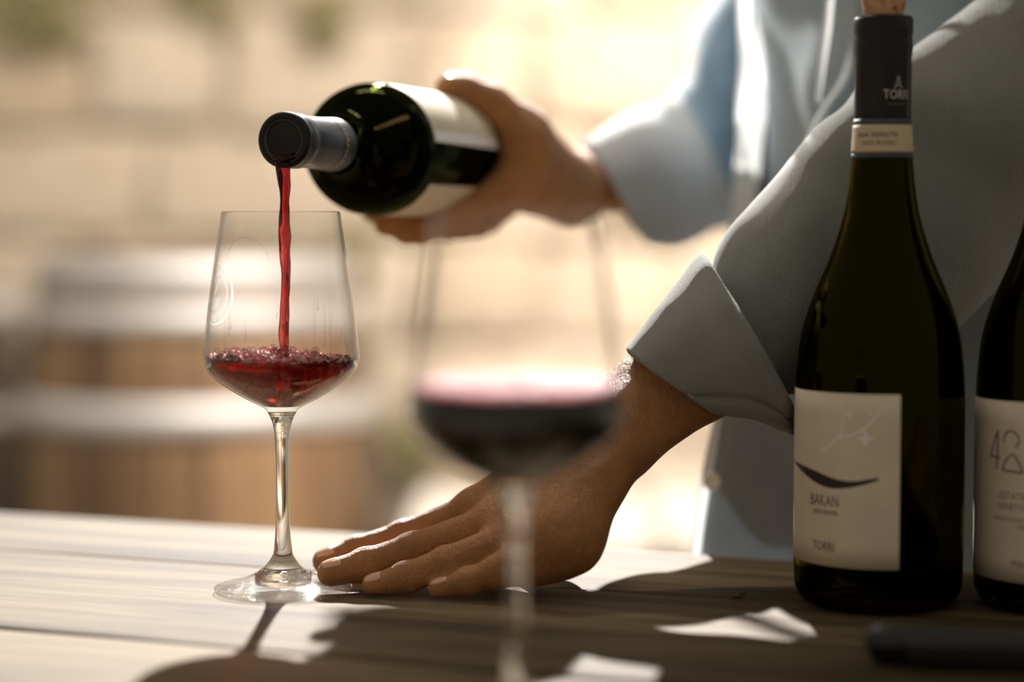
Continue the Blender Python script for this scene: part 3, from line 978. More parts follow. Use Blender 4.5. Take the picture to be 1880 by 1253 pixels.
def patch(ph0, ph1, z0, z1, lift, n=40, nz=6):
    vs, fs, uv = [], [], []
    for i in range(nz + 1):
        z = z0 + (z1 - z0) * i / nz
        for k in range(n + 1):
            ph = ph0 + (ph1 - ph0) * k / n
            vs.append(ring_pt(ph, z, rb2(z) + lift)); uv.append((ph * .04, z))
    for i in range(nz):
        for k in range(n):
            a = i * (n + 1) + k
            fs.append((a, a + 1, a + n + 2, a + n + 1))
    return mesh('patch', vs, fs, True, uv)
R_ = math.radians
lb = link('paper_label', patch(R_(-95), R_(84), -0.128, -0.245, 0.0004), pb, M_PAPER2)
link('paper_label', patch(R_(122), R_(215), -0.135, -0.245, 0.0004), pb, M_PAPER2)
link('foil_stripe', patch(R_(74), R_(84), -0.130, -0.243, 0.0006), lb, M_WHITEINK)
# gold lettering across the shoulder and down the foil
def text_ring(s, size, ph, z, rf, axis_along=True, sx=1.0, slant=0.0):
    v2, f = text_strokes(s, size)
    vs = []
    for x, y in v2:
        x *= sx
        if axis_along: zz = z - x; pp = ph - (y + slant * x) / max(rf(z), 0.01)
        else: zz = z - y; pp = ph + x / rf(z)
        vs.append(ring_pt(pp, zz, rf(zz) + 0.0003))
    return vs, f
link('lettering', merge('lettering', [text_ring('ROSAMARA', 0.0062, R_(92), -0.0530, lambda z: 0.0146, False, 1.0)]), capP, M_GOLD)
link('lettering', merge('lettering', [text_ring('ROSAMARA', 0.0036, R_(60), -0.098, rb2, True, 1.0)]), pb, M_GOLD)

# wine stream
lipP = MOUTH + Vector((-0.0010, -0.001, -0.0105))
pts, rad = [], []
N = 70
for i in range(N + 1):
    t = i / N
    z = lipP.z - t * (lipP.z - 0.1215)
    x = lipP.x + 0.0002 + 0.0020 * min(t * 3, 1) + 0.0006 * math.sin(t * 13) * (1 - t * 0.5)
    y = MOUTH.y - 0.0015 + (g1loc.y - MOUTH.y) * t
    pts.append(Vector((x, y, z)))
    rad.append((0.0034 - 0.0012 * t ** 0.7) * (1 + 0.05 * math.sin(t * 23) + 0.03 * math.sin(t * 51 + 1)))
pts[0] += Vector((0.0, 0.006, 0.003))
n = 20
vs, fs = [], []
for i, (p, r) in enumerate(zip(pts, rad)):
    tw = i * 0.11
    for k in range(n):
        a = 2 * PI * k / n
        e = 1 + 0.16 * math.cos(2 * (a - tw)) + 0.06 * math.cos(3 * (a + tw * 1.4))
        vs.append(p + Vector((math.cos(a) * r * e, math.sin(a) * r * e * 0.8, 0)))
for i in range(N):
    for k in range(n):
        k2 = (k + 1) % n
        fs.append((i * n + k, (i + 1) * n + k, (i + 1) * n + k2, i * n + k2))
fs.append(tuple(range(n))); fs.append(tuple(N * n + k for k in range(n))[::-1])
o = link('wine_stream', mesh('wine_stream', vs, fs, True), None, M_STREAM)
tag(o, 'thin twisting stream of red wine falling from bottle mouth into the glass', 'wine')
# wet lip where the wine leaves the mouth
o2 = link('lip_pool', tube('lip_pool', [MOUTH + Vector((-0.0085, -0.001, -0.0060)), MOUTH + Vector((-0.0045, -0.0022, -0.0090)), MOUTH + Vector((-0.0005, -0.0028, -0.0104)), MOUTH + Vector((0.0040, -0.0022, -0.0092)), MOUTH + Vector((0.0075, 0, -0.0064))], [0.0006, 0.0016, 0.0026, 0.0016, 0.0006], 12), o, M_STREAM)

# ------------------------------------------------------------------ person: body by smooth unions of tapered capsules
def surface_nets(sd, lo, h):
    """sd: 3D array of signed distance; returns verts, quads"""
    ins = sd < 0
    nx, ny, nz = sd.shape
    c = [ins[i:nx - 1 + i, j:ny - 1 + j, k:nz - 1 + k] for i in (0, 1) for j in (0, 1) for k in (0, 1)]
    s = sum(x.astype(np.int8) for x in c)
    act = (s > 0) & (s < 8)
    idx = -np.ones(act.shape, dtype=np.int64)
    cells = np.argwhere(act)
    idx[act] = np.arange(len(cells))
    acc = np.zeros((len(cells), 3)); cnt = np.zeros(len(cells))
    cor = [(i, j, k) for i in (0, 1) for j in (0, 1) for k in (0, 1)]
    val = {q: sd[cells[:, 0] + q[0], cells[:, 1] + q[1], cells[:, 2] + q[2]] for q in cor}
    for a in cor:
        for ax in range(3):
            if a[ax] == 1: continue
            b = list(a); b[ax] = 1; b = tuple(b)
            va, vb = val[a], val[b]
            cr = (va < 0) != (vb < 0)
            t = np.where(cr, va / np.where(cr, va - vb, 1), 0)
            p = np.array(a, float)[None, :].repeat(len(cells), 0)
            p[:, ax] = t
            acc[cr] += p[cr]; cnt[cr] += 1
    v = (cells + acc / np.maximum(cnt, 1)[:, None]) * h + np.array(lo)
    quads = []
    for ax in range(3):
        sl0 = [slice(1, -1)] * 3; sl1 = [slice(1, -1)] * 3
        sl0[ax] = slice(0, -1); sl1[ax] = slice(1, None)
        a = ins[tuple(sl0)]; b = ins[tuple(sl1)]
        e = np.argwhere(a != b)
        flip = a[tuple(e.T)]
        e = e + 1
        e[:, ax] -= 1
        u, w = [(1, 2), (2, 0), (0, 1)][ax]
        def cell(du, dw):
            q = e.copy(); q[:, u] -= du; q[:, w] -= dw
            return idx[q[:, 0], q[:, 1], q[:, 2]]
        q = np.stack([cell(1, 1), cell(0, 1), cell(0, 0), cell(1, 0)], 1)
        q[~flip] = q[~flip][:, ::-1]
        quads.append(q)
    quads = np.concatenate(quads)
    quads = quads[(quads >= 0).all(1)]
    return v, quads
def field(lo, hi, h, caps, k=0.006, carve=()):
    lo = np.array(lo); hi = np.array(hi)
    n = np.ceil((hi - lo) / h).astype(int) + 1
    g = [lo[i] + h * np.arange(n[i]) for i in range(3)]
    X, Y, Z = np.meshgrid(*g, indexing='ij', sparse=True)
    out = np.full(tuple(n), 1.0)
    for cp in caps:
        a, b, ra, rb = cp[:4]
        kk = cp[4] if len(cp) > 4 else k
        m = max(ra, rb) + 5 * kk + 2 * h
        l2 = np.minimum(a, b) - m; h2 = np.maximum(a, b) + m
        i0 = np.maximum(((l2 - lo) / h).astype(int), 0); i1 = np.minimum(((h2 - lo) / h).astype(int) + 2, n)
        if (i1 <= i0).any(): continue
        S = tuple(slice(p, q) for p, q in zip(i0, i1))
        x = X[S[0], :, :] - a[0]; y = Y[:, S[1], :] - a[1]; z = Z[:, :, S[2]] - a[2]
        d = np.array(b) - np.array(a); L = max(float(d @ d), 1e-12)
        t = np.clip((x * d[0] + y * d[1] + z * d[2]) / L, 0, 1)
        dist = np.sqrt((x - t * d[0]) ** 2 + (y - t * d[1]) ** 2 + (z - t * d[2]) ** 2) - (ra + (rb - ra) * t)
        o = out[S]
        hh = np.clip(0.5 + 0.5 * (o - dist) / kk, 0, 1)
        out[S] = o * (1 - hh) + dist * hh - kk * hh * (1 - hh)
    return out, lo
def A(v): return np.array(v[:], float)
def chain(pts, rs, k=0.004):
    return [(A(pts[i]), A(pts[i + 1]), rs[i], rs[i + 1], k) for i in range(len(pts) - 1)]

body_v, body_f = [], []
def add_body(v, f):
    k = sum(len(x) for x in body_v)
    body_v.append(v); body_f.append(f + k)
# --- left hand, resting on the table
LH = {
 'index': [P(868, 944, 1.150), P(742, 988, 1.160), P(655, 1013, 1.160), P(596, 1031, 1.155)],
 'middle': [P(905, 966, 1.128), P(758, 1014, 1.126), P(672, 1038, 1.120), P(607, 1053, 1.114)],
 'ring': [P(950, 990, 1.106), P(820, 1037, 1.104), P(745, 1061, 1.104), P(685, 1076, 1.104)],
 'little': [P(996, 1016, 1.088), P(910, 1052, 1.090), P(860, 1068, 1.092), P(805, 1081, 1.094)]}
LR = {'index': [0.0112, 0.0092, 0.0080, 0.0068], 'middle': [0.0115, 0.0098, 0.0086, 0.0072], 'ring': [0.0110, 0.0090, 0.0078, 0.0062], 'little': [0.0100, 0.0078, 0.0068, 0.0056]}
LWR = P(1120, 800, 1.125); LEL = P(1890, 165, 1.225); LSH = Vector((0.35, 1.27, 0.52))
def hand_caps(fingers, R, wr, elbow, wrist_r=0.0265, thumb=None, heel=None, extra=()):
    caps = []
    mid = (Vector(fingers['middle'][0]) + Vector(fingers['ring'][0])) / 2
    fa = (Vector(elbow) - Vector(wr)).normalized()
    side = (Vector(fingers['index'][0]) - Vector(fingers['little'][0])).normalized()
    for i, k in enumerate(('index', 'middle', 'ring', 'little')):
        w = Vector(wr) + side * (0.014 - i * 0.0095) - fa * 0.006
        m = Vector(fingers[k][0])
        caps.append((A(w), A(m), 0.0150, R[k][0] + 0.0008, 0.012))
    caps += [(A(m), A(wr), 0.012, 0.019, 0.012) for m in (mid,)]
    for k in ('index', 'middle', 'ring', 'little'):
        caps += chain(fingers[k], R[k], 0.003)
        for j in (1, 2):       # a little swelling at each joint
            caps.append((A(fingers[k][j]), A(fingers[k][j]) + 1e-5, R[k][j] * 1.06, R[k][j] * 1.06, 0.003))
    s2 = side * 0.010
    caps.append((A(Vector(wr) + s2), A(Vector(wr) + fa * 0.09 + s2), wrist_r - 0.006, wrist_r + 0.002, 0.012))
    caps.append((A(Vector(wr) - s2), A(Vector(wr) + fa * 0.09 - s2), wrist_r - 0.006, wrist_r + 0.002, 0.012))
    caps.append((A(Vector(wr) + fa * 0.07), A(elbow), wrist_r + 0.002, 0.036, 0.02))
    if thumb: caps += chain(thumb[0], thumb[1], 0.007)
    if heel: caps += heel
    caps += list(extra)
    return caps
thumbL = ([P(1080, 890, 1.150), P(1010, 950, 1.180), P(950, 985, 1.195), P(905, 1001, 1.205)], [0.016, 0.0125, 0.0105, 0.0085])
heelL = [(A(P(1085, 890, 1.100)), A(P(1035, 985, 1.085)), 0.0165, 0.0190, 0.014), (A(P(1035, 985, 1.085)), A(P(975, 1030, 1.090)), 0.0190, 0.0120, 0.012),
         (A(P(1040, 990, 1.110)), A(P(900, 1012, 1.140)), 0.0150, 0.0110, 0.010),
         (A(P(1000, 960, 1.120)), A(P(1060, 900, 1.130)), 0.020, 0.022, 0.012)]
knL = [(A(P(870, 936, 1.148)), A(P(872, 937, 1.148)), 0.0110, 0.0110, 0.005), (A(P(907, 957, 1.124)), A(P(908, 957, 1.124)), 0.0112, 0.0112, 0.005)]
# tendons fanning over the back of the hand
for k, w in (('index', (1040, 815, 1.140)), ('middle', (1055, 835, 1.118)), ('ring', (1070, 860, 1.100))):
    a = LH[k][0] + Vector((0, -0.003, 0.009)); b = P(*w)
    knL.append((A(a), A(a + (b - a) * 0.8), 0.0042, 0.0040, 0.004))
capsL = hand_caps(LH, LR, LWR, LEL, 0.0248, thumbL, heelL, knL)
lo = (-0.125, 1.06, -0.002); hi = (0.145, 1.235, 0.17)
sd, l0 = field(lo, hi, 0.00125, capsL)
# flatten whatever touches the table top
zz = l0[2] + 0.00125 * np.arange(sd.shape[2])
sd = np.maximum(sd, (0.0006 - zz)[None, None, :])
v, q = surface_nets(sd, l0, 0.00125)
add_body(v, q)
# --- right hand round the pouring bottle
def onb(s, phi, r):
    """a point s metres from the mouth, phi from up towards the camera side, r from the axis"""
    xx = Vector((0.952, -0.305, 0.0))
    return MOUTH + AX * s + xx * (r * math.sin(phi)) + Vector((0, 0, r * math.cos(phi)))
RB = 0.0385
RH = {
 'index': [onb(0.246, R_(108), RB + 0.015), onb(0.214, R_(140), RB + 0.010), onb(0.207, R_(174), RB + 0.009), onb(0.201, R_(200), RB + 0.008)],
 'middle': [onb(0.262, R_(110), RB + 0.016), onb(0.234, R_(150), RB + 0.010), onb(0.224, R_(192), RB + 0.0095), onb(0.220, R_(224), RB + 0.0085)],
 'ring': [onb(0.282, R_(110), RB + 0.015), onb(0.262, R_(150), RB + 0.010), onb(0.252, R_(192), RB + 0.009), onb(0.248, R_(222), RB + 0.008)],
 'little': [onb(0.299, R_(112), RB + 0.013), onb(0.284, R_(148), RB + 0.009), onb(0.276, R_(180), RB + 0.008), onb(0.272, R_(208), RB + 0.007)]}
RR = {'index': [0.0115, 0.0096, 0.0086, 0.0074], 'middle': [0.0118, 0.0100, 0.0090, 0.0076], 'ring': [0.0112, 0.0094, 0.0084, 0.0072], 'little': [0.0100, 0.0082, 0.0074, 0.0062]}
RWR = P(1050, 345, 1.440); REL = P(1305, 250, 1.64); RSH = Vector((0.26, 1.63, 0.52))
thumbR = ([P(1010, 322, 1.41), onb(0.266, R_(74), RB + 0.019), onb(0.254, R_(48), RB + 0.011), onb(0.241, R_(30), RB + 0.0075), onb(0.232, R_(20), RB + 0.0065)], [0.018, 0.0155, 0.0118, 0.0105, 0.0085])
extraR = [(A(onb(0.262, R_(88), RB + 0.019)), A(RWR), 0.0175, 0.021, 0.012), (A(onb(0.285, R_(100), RB + 0.020)), A(RWR), 0.0165, 0.020, 0.012)]
capsR = hand_caps(RH, RR, RWR, REL, 0.0222, thumbR, None, extraR)
sd, l0 = field((-0.10, 1.25, 0.13), (0.115, 1.53, 0.31), 0.0014, capsR)
v, q = surface_nets(sd, l0, 0.0014)
add_body(v, q)
# --- arms, trunk, neck, head and legs under the clothes (one coarse surface that runs into both forearms)
fl = (LEL - LWR).normalized(); fr = (REL - RWR).normalized()
HIPL = Vector((0.40, 1.30, -0.02)); HIPR = Vector((0.30, 1.60, -0.02))
CH = Vector((0.325, 1.44, 0.40)); PEL = Vector((0.37, 1.45, 0.0))
T = [(A(LWR + fl * 0.06), A(LEL), 0.030, 0.038, 0.02), (A(LEL), A(LSH), 0.038, 0.038, 0.02),
     (A(RWR + fr * 0.06), A(REL), 0.027, 0.028, 0.02), (A(REL), A(RSH), 0.026, 0.024, 0.02),
     (A(LSH), A(RSH), 0.040, 0.040, 0.03), (A(CH), A(PEL), 0.085, 0.085, 0.04),
     (A(CH + Vector((0.03, -0.09, 0))), A(PEL + Vector((0.02, -0.07, 0))), 0.065, 0.065, 0.04),
     (A(CH + Vector((-0.02, 0.09, 0))), A(PEL + Vector((-0.02, 0.07, 0))), 0.065, 0.065, 0.04),
     (A(CH + Vector((0, 0, 0.12))), A(Vector((0.27, 1.43, 0.66))), 0.055, 0.052, 0.03),
     (A(Vector((0.25, 1.425, 0.73))), A(Vector((0.235, 1.42, 0.79))), 0.070, 0.082, 0.02), (A(Vector((0.225, 1.415, 0.70))), A(Vector((0.22, 1.41, 0.68))), 0.052, 0.042, 0.02),
     (A(Vector((0.158, 1.385, 0.745))), A(Vector((0.145, 1.38, 0.72))), 0.010, 0.013, 0.01)]
for hp, ft in ((Vector((0.40, 1.34, -0.02)), Vector((0.40, 1.33, -0.72))), (Vector((0.34, 1.53, -0.02)), Vector((0.32, 1.56, -0.72)))):
    kn = (hp + ft) / 2 + Vector((-0.02, 0, 0))
    T += [(A(hp), A(kn), 0.085, 0.058, 0.03), (A(kn), A(ft), 0.056, 0.038, 0.02), (A(ft + Vector((0.02, 0, -0.03))), A(ft + Vector((-0.14, -0.05, -0.042))), 0.038, 0.034, 0.02)]
sd, l0 = field((0.02, 1.07, -0.82), (0.56, 1.78, 0.90), 0.010, T, 0.02)
v, q = surface_nets(sd, l0, 0.010)
add_body(v, q)
V = np.concatenate(body_v); Q = np.concatenate(body_f)
PERSON0 = Vector((0.36, 1.44, FLOOR))
person = tag(empty('person', PERSON0), 'person in a grey blue shirt with rolled cuffs, pouring wine from a bottle', 'person')
me = bpy.data.meshes.new('body')
V = V - np.array(PERSON0[:])
me.vertices.add(len(V)); me.vertices.foreach_set('co', V.ravel())
me.loops.add(Q.size); me.loops.foreach_set('vertex_index', Q.ravel().astype(np.int32))
me.polygons.add(len(Q)); me.polygons.foreach_set('loop_start', np.arange(0, Q.size, 4, dtype=np.int32))
me.update(calc_edges=True); me.validate()
smooth(me)
body = link('body', me, person, M_SKIN)
sm = body.modifiers.new('relax', 'SMOOTH'); sm.factor = 0.5; sm.iterations = 3

def to_person(me):
    for v in me.vertices: v.co -= PERSON0
    return me
def nail(tip, back, up, w, ln, r):
    """a curved nail plate over the last joint"""
    tip, back = Vector(tip), Vector(back)
    d = (tip - back).normalized(); up = (Vector(up) - d * Vector(up).dot(d)).normalized(); s = d.cross(up)
    vs, fs = [], []
    n, m = 8, 7
    for i in range(m):
        t = i / (m - 1)
        c = tip + d * (r * 0.62 - ln * (1 - t))
        for k in range(n + 1):
            a = (k / n - 0.5) * 2
            ww = w * (1 - 0.35 * max(0, (t - 0.6) / 0.4) ** 2 * 1.0)
            ang = a * ww / r
            rr = r * (1.035 - 0.22 * t ** 3)
            edge = 0.0 if abs(a) < 0.99 and 0 < i < m - 1 else -0.0004
            vs.append(c + up * ((rr + edge) * math.cos(ang)) + s * ((rr + edge) * math.sin(ang)))
    for i in range(m - 1):
        for k in range(n):
            q = i * (n + 1) + k
            fs.append((q, q + 1, q + n + 2, q + n + 1))
    me = to_person(mesh('fingernail', vs, fs, True))
    o = link('fingernail', me, body, M_NAIL)
    so = o.modifiers.new('plate', 'SOLIDIFY'); so.thickness = 0.0006; so.offset = 0
    return o
for k in ('index', 'middle', 'ring', 'little'):
    p = LH[k]
    nail(p[3], p[2], (0.0, -0.30, 1.0), 0.0050 if k != 'little' else 0.0042, 0.0105, LR[k][3])
nail(thumbR[0][4], thumbR[0][3], onb(0.24, R_(-5), 1.0) - onb(0.24, 0, 0), 0.006, 0.012, 0.0085)
nail(RH['index'][3], RH['index'][2], onb(0.19, R_(216), 1.0) - onb(0.19, 0, 0), 0.0052, 0.011, 0.0074)

# ------------------------------------------------------------------ clothes
def cr(pts, t):
    n = len(pts) - 1
    x = min(max(t, 0), 1) * n
    i = min(int(x), n - 1); u = x - i
    p0, p1, p2, p3 = pts[max(i - 1, 0)], pts[i], pts[i + 1], pts[min(i + 2, n)]
    return 0.5 * ((2 * p1) + (p2 - p0) * u + (2 * p0 - 5 * p1 + 4 * p2 - p3) * u * u + (-p0 + 3 * p1 - 3 * p2 + p3) * u ** 3)
def sleeve_mesh(name, rings, nu=96, nv=90, disp=None, thick=0.0012, close=False):
    """rings: (top point, bottom point, half depth, Y dir) -> tube of cloth"""
    C = [(a + b) / 2 for a, b, d in rings]; MJ = [(a - b) / 2 for a, b, d in rings]; D = [Vector((d, 0, 0)) for a, b, d in rings]
    vs, fs, uv = [], [], []
    L = 0
    pc = None
    for i in range(nv + 1):
        t = i / nv
        c = cr(C, t); mj = cr(MJ, t); d = cr(D, t).x
        ax = (cr(C, min(t + 0.01, 1)) - cr(C, max(t - 0.01, 0))).normalized()
        pc = c
        mn = mj.normalized()
        yd = (Vector((0, -1, 0)) + mn * mn.y).normalized()
        for k in range(nu + 1):
            a = (2 * PI * (k % nu) / nu + 1.5 * PI) % (2 * PI)      # the seam runs down the far side
            nrm = (mj.normalized() * math.cos(a) + yd * math.sin(a))
            p = c + mj * math.cos(a) + yd * (d * math.sin(a))
            if disp: p = p + nrm * disp(t, a, L, p)
            vs.append(p)
        if i: L += sum((vs[-1 - k] - vs[-2 - nu - k]).length for k in range(0, nu, 8)) / len(range(0, nu, 8))
        uv += [(2 * PI * k / nu * 0.045, L) for k in range(nu + 1)]
    for i in range(nv):
        for k in range(nu):
            q = i * (nu + 1) + k
            fs.append((q, q + 1, q + nu + 2, q + nu + 1))
    me = to_person(mesh(name, vs, fs, True, uv))
    return me
def cloth_obj(name, me, m, thick=0.0012, parent=None):
    o = link(name, me, parent or person, m)
    s = o.modifiers.new('cloth', 'SOLIDIFY'); s.thickness = thick; s.offset = 0
    return o
def wr(p, s, amp, seed=0):
    return amp * mnoise.noise(Vector((p.x * s, p.y * s, p.z * s + seed)))
# left sleeve
Lr = [(P(1290, 570, 1.135), P(1372, 690, 1.135), 0.028), (P(1304, 510, 1.142), P(1425, 725, 1.142), 0.034), (P(1328, 447, 1.155), P(1495, 725, 1.155), 0.043), (P(1400, 352, 1.165), P(1580, 690, 1.165), 0.050), (P(1488, 248, 1.185), P(1665, 655, 1.185), 0.054),
      (P(1566, 176, 1.20), P(1752, 600, 1.20), 0.056), (P(1690, 92, 1.212), P(1885, 478, 1.212), 0.058), (P(1850, -60, 1.222), P(2010, 330, 1.222), 0.060), (P(1880, -280, 1.21), P(2140, 20, 1.22), 0.060), (P(1860, -620, 1.26), P(2240, -420, 1.27), 0.066), (P(1900, -830, 1.30), P(2200, -830, 1.30), 0.05)]
def dl(t, a, L, p):
    s = wr(p, 16, 0.0035, 3) + wr(p, 45, 0.0010, 5)
    fold = 0.004 * math.exp(-((t * 10 - 6.3 + 0.8 * math.cos(a)) / 0.5) ** 2) - 0.003 * math.exp(-((t * 10 - 5.6 + 0.8 * math.cos(a)) / 0.4) ** 2)
    pull = 0.0022 * math.sin(3 * a + 14 * t)
    return s + fold + pull * min(1, t * 5)
cloth_obj('sleeve', sleeve_mesh('sleeve', Lr, 110, 170, dl), M_SHIRT)
# left rolled cuff: outside face, rolled edge, inside face
def cuff_mesh(name, outer, inner_rings, disp, nu=96, n=24):
    rings = outer + inner_rings
    return sleeve_mesh(name, rings, nu, n * (len(rings) - 1), disp)
Lc = [(P(1305, 498, 1.13), P(1462, 772, 1.13), 0.043), (P(1292, 478, 1.13), P(1450, 789, 1.13), 0.048), (P(1284, 470, 1.128), P(1434, 786, 1.128), 0.050), (P(1245, 522, 1.12), P(1385, 768, 1.12), 0.044), (P(1195, 582, 1.12), P(1345, 762, 1.12), 0.037), (P(1157, 630, 1.12), P(1315, 757, 1.12), 0.031),
      (P(1152, 641, 1.12), P(1308, 754, 1.12), 0.0295), (P(1162, 648, 1.12), P(1308, 748, 1.12), 0.0275), (P(1190, 620, 1.12), P(1330, 738, 1.12), 0.030)]
def dc(t, a, L, p):
    s = wr(p, 22, 0.0022, 8) + wr(p, 60, 0.0006, 2)
    # the crossing fold seen on the cuff
    f = 0.0035 * math.exp(-((math.sin(a) * 0.9 - 1.0 + 0) ** 2) / 0.1) * 0
    g = a - (2.15 + 1.2 * (0.45 - t))
    return s - 0.0030 * math.exp(-(g / 0.07) ** 2) + 0.0028 * math.exp(-((g - 0.24) / 0.22) ** 2)
cloth_obj('cuff', sleeve_mesh('cuff', Lc, 120, 120, dc), M_CUFF, 0.0018)
# right sleeve and cuff
Rr = [(P(1120, 275, 1.50), P(1200, 410, 1.50), 0.036), (P(1185, 225, 1.53), P(1265, 425, 1.53), 0.044), (P(1240, 190, 1.58), P(1325, 410, 1.58), 0.050), (P(1258, 120, 1.63), P(1400, 300, 1.62), 0.052), (P(1295, 10, 1.65), P(1440, 110, 1.64), 0.052), (P(1395, -140, 1.65), P(1540, -60, 1.64), 0.052), (P(1490, -400, 1.64), P(1640, -380, 1.64), 0.056), (P(1520, -560, 1.63), P(1660, -600, 1.63), 0.05)]
def dr(t, a, L, p):
    return wr(p, 12, 0.008, 13) + wr(p, 30, 0.003, 5) + 0.004 * math.sin(26 * t + 2 * a) * math.exp(-((t - 0.4) / 0.22) ** 2)
cloth_obj('sleeve', sleeve_mesh('sleeve', Rr, 80, 120, dr), M_SHIRTR)
Rc = [(P(1235, 200, 1.56), P(1335, 400, 1.56), 0.044), (P(1248, 188, 1.56), P(1345, 388, 1.56), 0.048), (P(1238, 188, 1.555), P(1315, 415, 1.555), 0.049), (P(1160, 206, 1.51), P(1250, 445, 1.51), 0.052), (P(1078, 248, 1.475), P(1192, 440, 1.475), 0.047), (P(1070, 258, 1.472), P(1180, 432, 1.472), 0.045), (P(1084, 262, 1.475), P(1182, 424, 1.475), 0.042), (P(1120, 262, 1.49), P(1200, 420, 1.49), 0.042)]
def drc(t, a, L, p): return wr(p, 15, 0.0035, 21) + 0.002 * math.sin(3 * a + 9 * t)
cloth_obj('cuff', sleeve_mesh('cuff', Rc, 80, 100, drc), M_CUFFR, 0.002)

# shirt body: open in front, a sheet hung round the trunk
def edge_curve(pts): return [P(*p) for p in pts]
EL = edge_curve([(1640, -700, 1.37), (1590, -250, 1.35), (1568, 95, 1.335), (1500, 240, 1.32), (1400, 540, 1.30), (1328, 760, 1.29), (1287, 1020, 1.285), (1275, 1240, 1.285)])
ER = edge_curve([(1540, -700, 1.48), (1490, -250, 1.475), (1440, 0, 1.47), (1412, 170, 1.47), (1388, 390, 1.465), (1385, 640, 1.47), (1400, 900, 1.47), (1400, 1150, 1.47)])
def shirt_sheet(edge, ctrl, nu=120, nv=90, amp=0.006, seed=0):
    """edge: front edge from top to bottom; ctrl(z): plan points going round from the edge to the spine"""
    vs, fs, uv = [], [], []
    for i in range(nv + 1):
        t = i / nv
        e = cr(edge, t)
        pts = [e] + ctrl(e, t)
        L = 0; pp = None
        for k in range(nu + 1):
            u = k / nu
            p = cr(pts, u)
            q = cr(pts, min(u + 0.01, 1)) - cr(pts, max(u - 0.01, 0))
            nrm = Vector((q.y, -q.x, 0)).normalized()
            a = amp * (0.35 + 0.65 * min(1, u * 4))
            f = a * math.sin(34 * u + 2.5 * math.sin(3 * t + seed) + seed) * (0.5 + t * 0.6) + wr(p, 14, amp * 0.8, seed)
            p = p + nrm * f
            if pp is not None: L += (Vector((p.x, p.y, 0)) - Vector((pp.x, pp.y, 0))).length
            pp = p
            vs.append(p); uv.append((L, p.z))
    for i in range(nv):
        for k in range(nu):
            q = i * (nu + 1) + k
            fs.append((q, q + 1, q + nu + 2, q + nu + 1))
    return to_person(mesh('shirt_panel', vs, fs, True, uv))
def cl(e, t):
    top = max(0, 1 - t * 4)
    z = e.z
    return [Vector((e.x + 0.06, e.y - 0.02, z)), Vector((0.30, 1.275 + 0.06 * top, z)), Vector((0.40, 1.245 + 0.08 * top, z)), Vector((0.49 - 0.04 * top, 1.31, z)), Vector((0.50 - 0.06 * top, 1.44, z))]
def crr(e, t):
    top = max(0, 1 - t * 4); z = e.z
    return [Vector((e.x + 0.03, e.y + 0.09, z)), Vector((0.25, 1.66 - 0.05 * top, z)), Vector((0.34, 1.69 - 0.07 * top, z)), Vector((0.45 - 0.04 * top, 1.60, z)), Vector((0.50 - 0.06 * top, 1.44, z))]
shirtL = cloth_obj('shirt_front', shirt_sheet(EL, cl, seed=1), M_SHIRTB)
shirtR = cloth_obj('shirt_front', shirt_sheet(ER, crr, seed=4), M_SHIRTB)
# plackets along the open edges, and loose hanging folds that the sun shines through
def strip(edge_a, edge_b, nu=10, nv=80, amp=0.0015, seed=0):
    vs, fs, uv = [], [], []
    for i in range(nv + 1):
        t = i / nv
        a, b = cr(edge_a, t), cr(edge_b, t)
        for k in range(nu + 1):
            u = k / nu
            p = a.lerp(b, u) + Vector((0, -math.sin(u * PI) * 0.004, 0))
            p.x += wr(p, 20, amp, seed)
            vs.append(p); uv.append((u * (b - a).length, p.z))
    for i in range(nv):
        for k in range(nu):
            q = i * (nu + 1) + k
            fs.append((q, q + 1, q + nu + 2, q + nu + 1))
    return to_person(mesh('placket', vs, fs, True, uv))
M_PLACKET = cloth_mat('placket_cloth', (0.60, 0.62, 0.62), (0.66, 0.67, 0.66), 0.6, twill=False)
def sheet_obj(name, me, parent): return link(name, me, parent, M_PLACKET)
sheet_obj('placket', strip(edge_curve([(1420, -250, 1.46), (1390, 0, 1.46), (1368, 160, 1.46), (1350, 300, 1.46), (1338, 430, 1.455), (1330, 520, 1.455)]), edge_curve([(1492, -250, 1.474), (1443, 0, 1.470), (1425, 110, 1.47), (1400, 260, 1.47), (1388, 430, 1.465), (1384, 520, 1.46)]), seed=2), shirtR)
sheet_obj('placket', strip(edge_curve([(1358, -250, 1.455), (1357, 0, 1.455), (1357, 120, 1.455), (1352, 300, 1.455)]), edge_curve([(1378, -250, 1.455), (1378, 0, 1.455), (1378, 120, 1.455), (1374, 300, 1.455)]), seed=3), shirtR)
sheet_obj('placket', strip(edge_curve([(1532, -250, 1.315), (1517, 0, 1.315), (1506, 110, 1.315), (1498, 185, 1.31)]), edge_curve([(1549, -250, 1.315), (1534, 0, 1.315), (1520, 110, 1.315), (1506, 190, 1.31)]), seed=5), shirtL)
sheet_obj('placket', strip([p + Vector((-0.0060, 0.002, 0)) for p in EL[4:]], EL[4:], seed=6), shirtL)
sheet_obj('placket', strip([p + Vector((-0.0032, 0.002, 0)) for p in EL[1:5]], EL[1:5], seed=7), shirtL)
def button(px, py, Y, m, parent):
    c = P(px, py, Y)
    me = lathe('button', [(0.0, 0.0), (0.0045, 0.0), (0.0055, 0.0008), (0.0055, 0.0020), (0.0046, 0.0024), (0.0036, 0.0016), (0.0, 0.0016)], 24)
    Mx = Matrix.Translation(c - PERSON0) @ Matrix.Rotation(-PI / 2 * -1, 4, 'X')
    me.transform(Mx)
    return link('button', me, parent, m)
button(1438, 24, 1.462, M_BUTTON, shirtR)
button(1432, 6, 1.460, M_INK, shirtR)
button(1306, 884, 1.280, mat('white_button', (0.8, 0.8, 0.8), 0.15), shirtL)
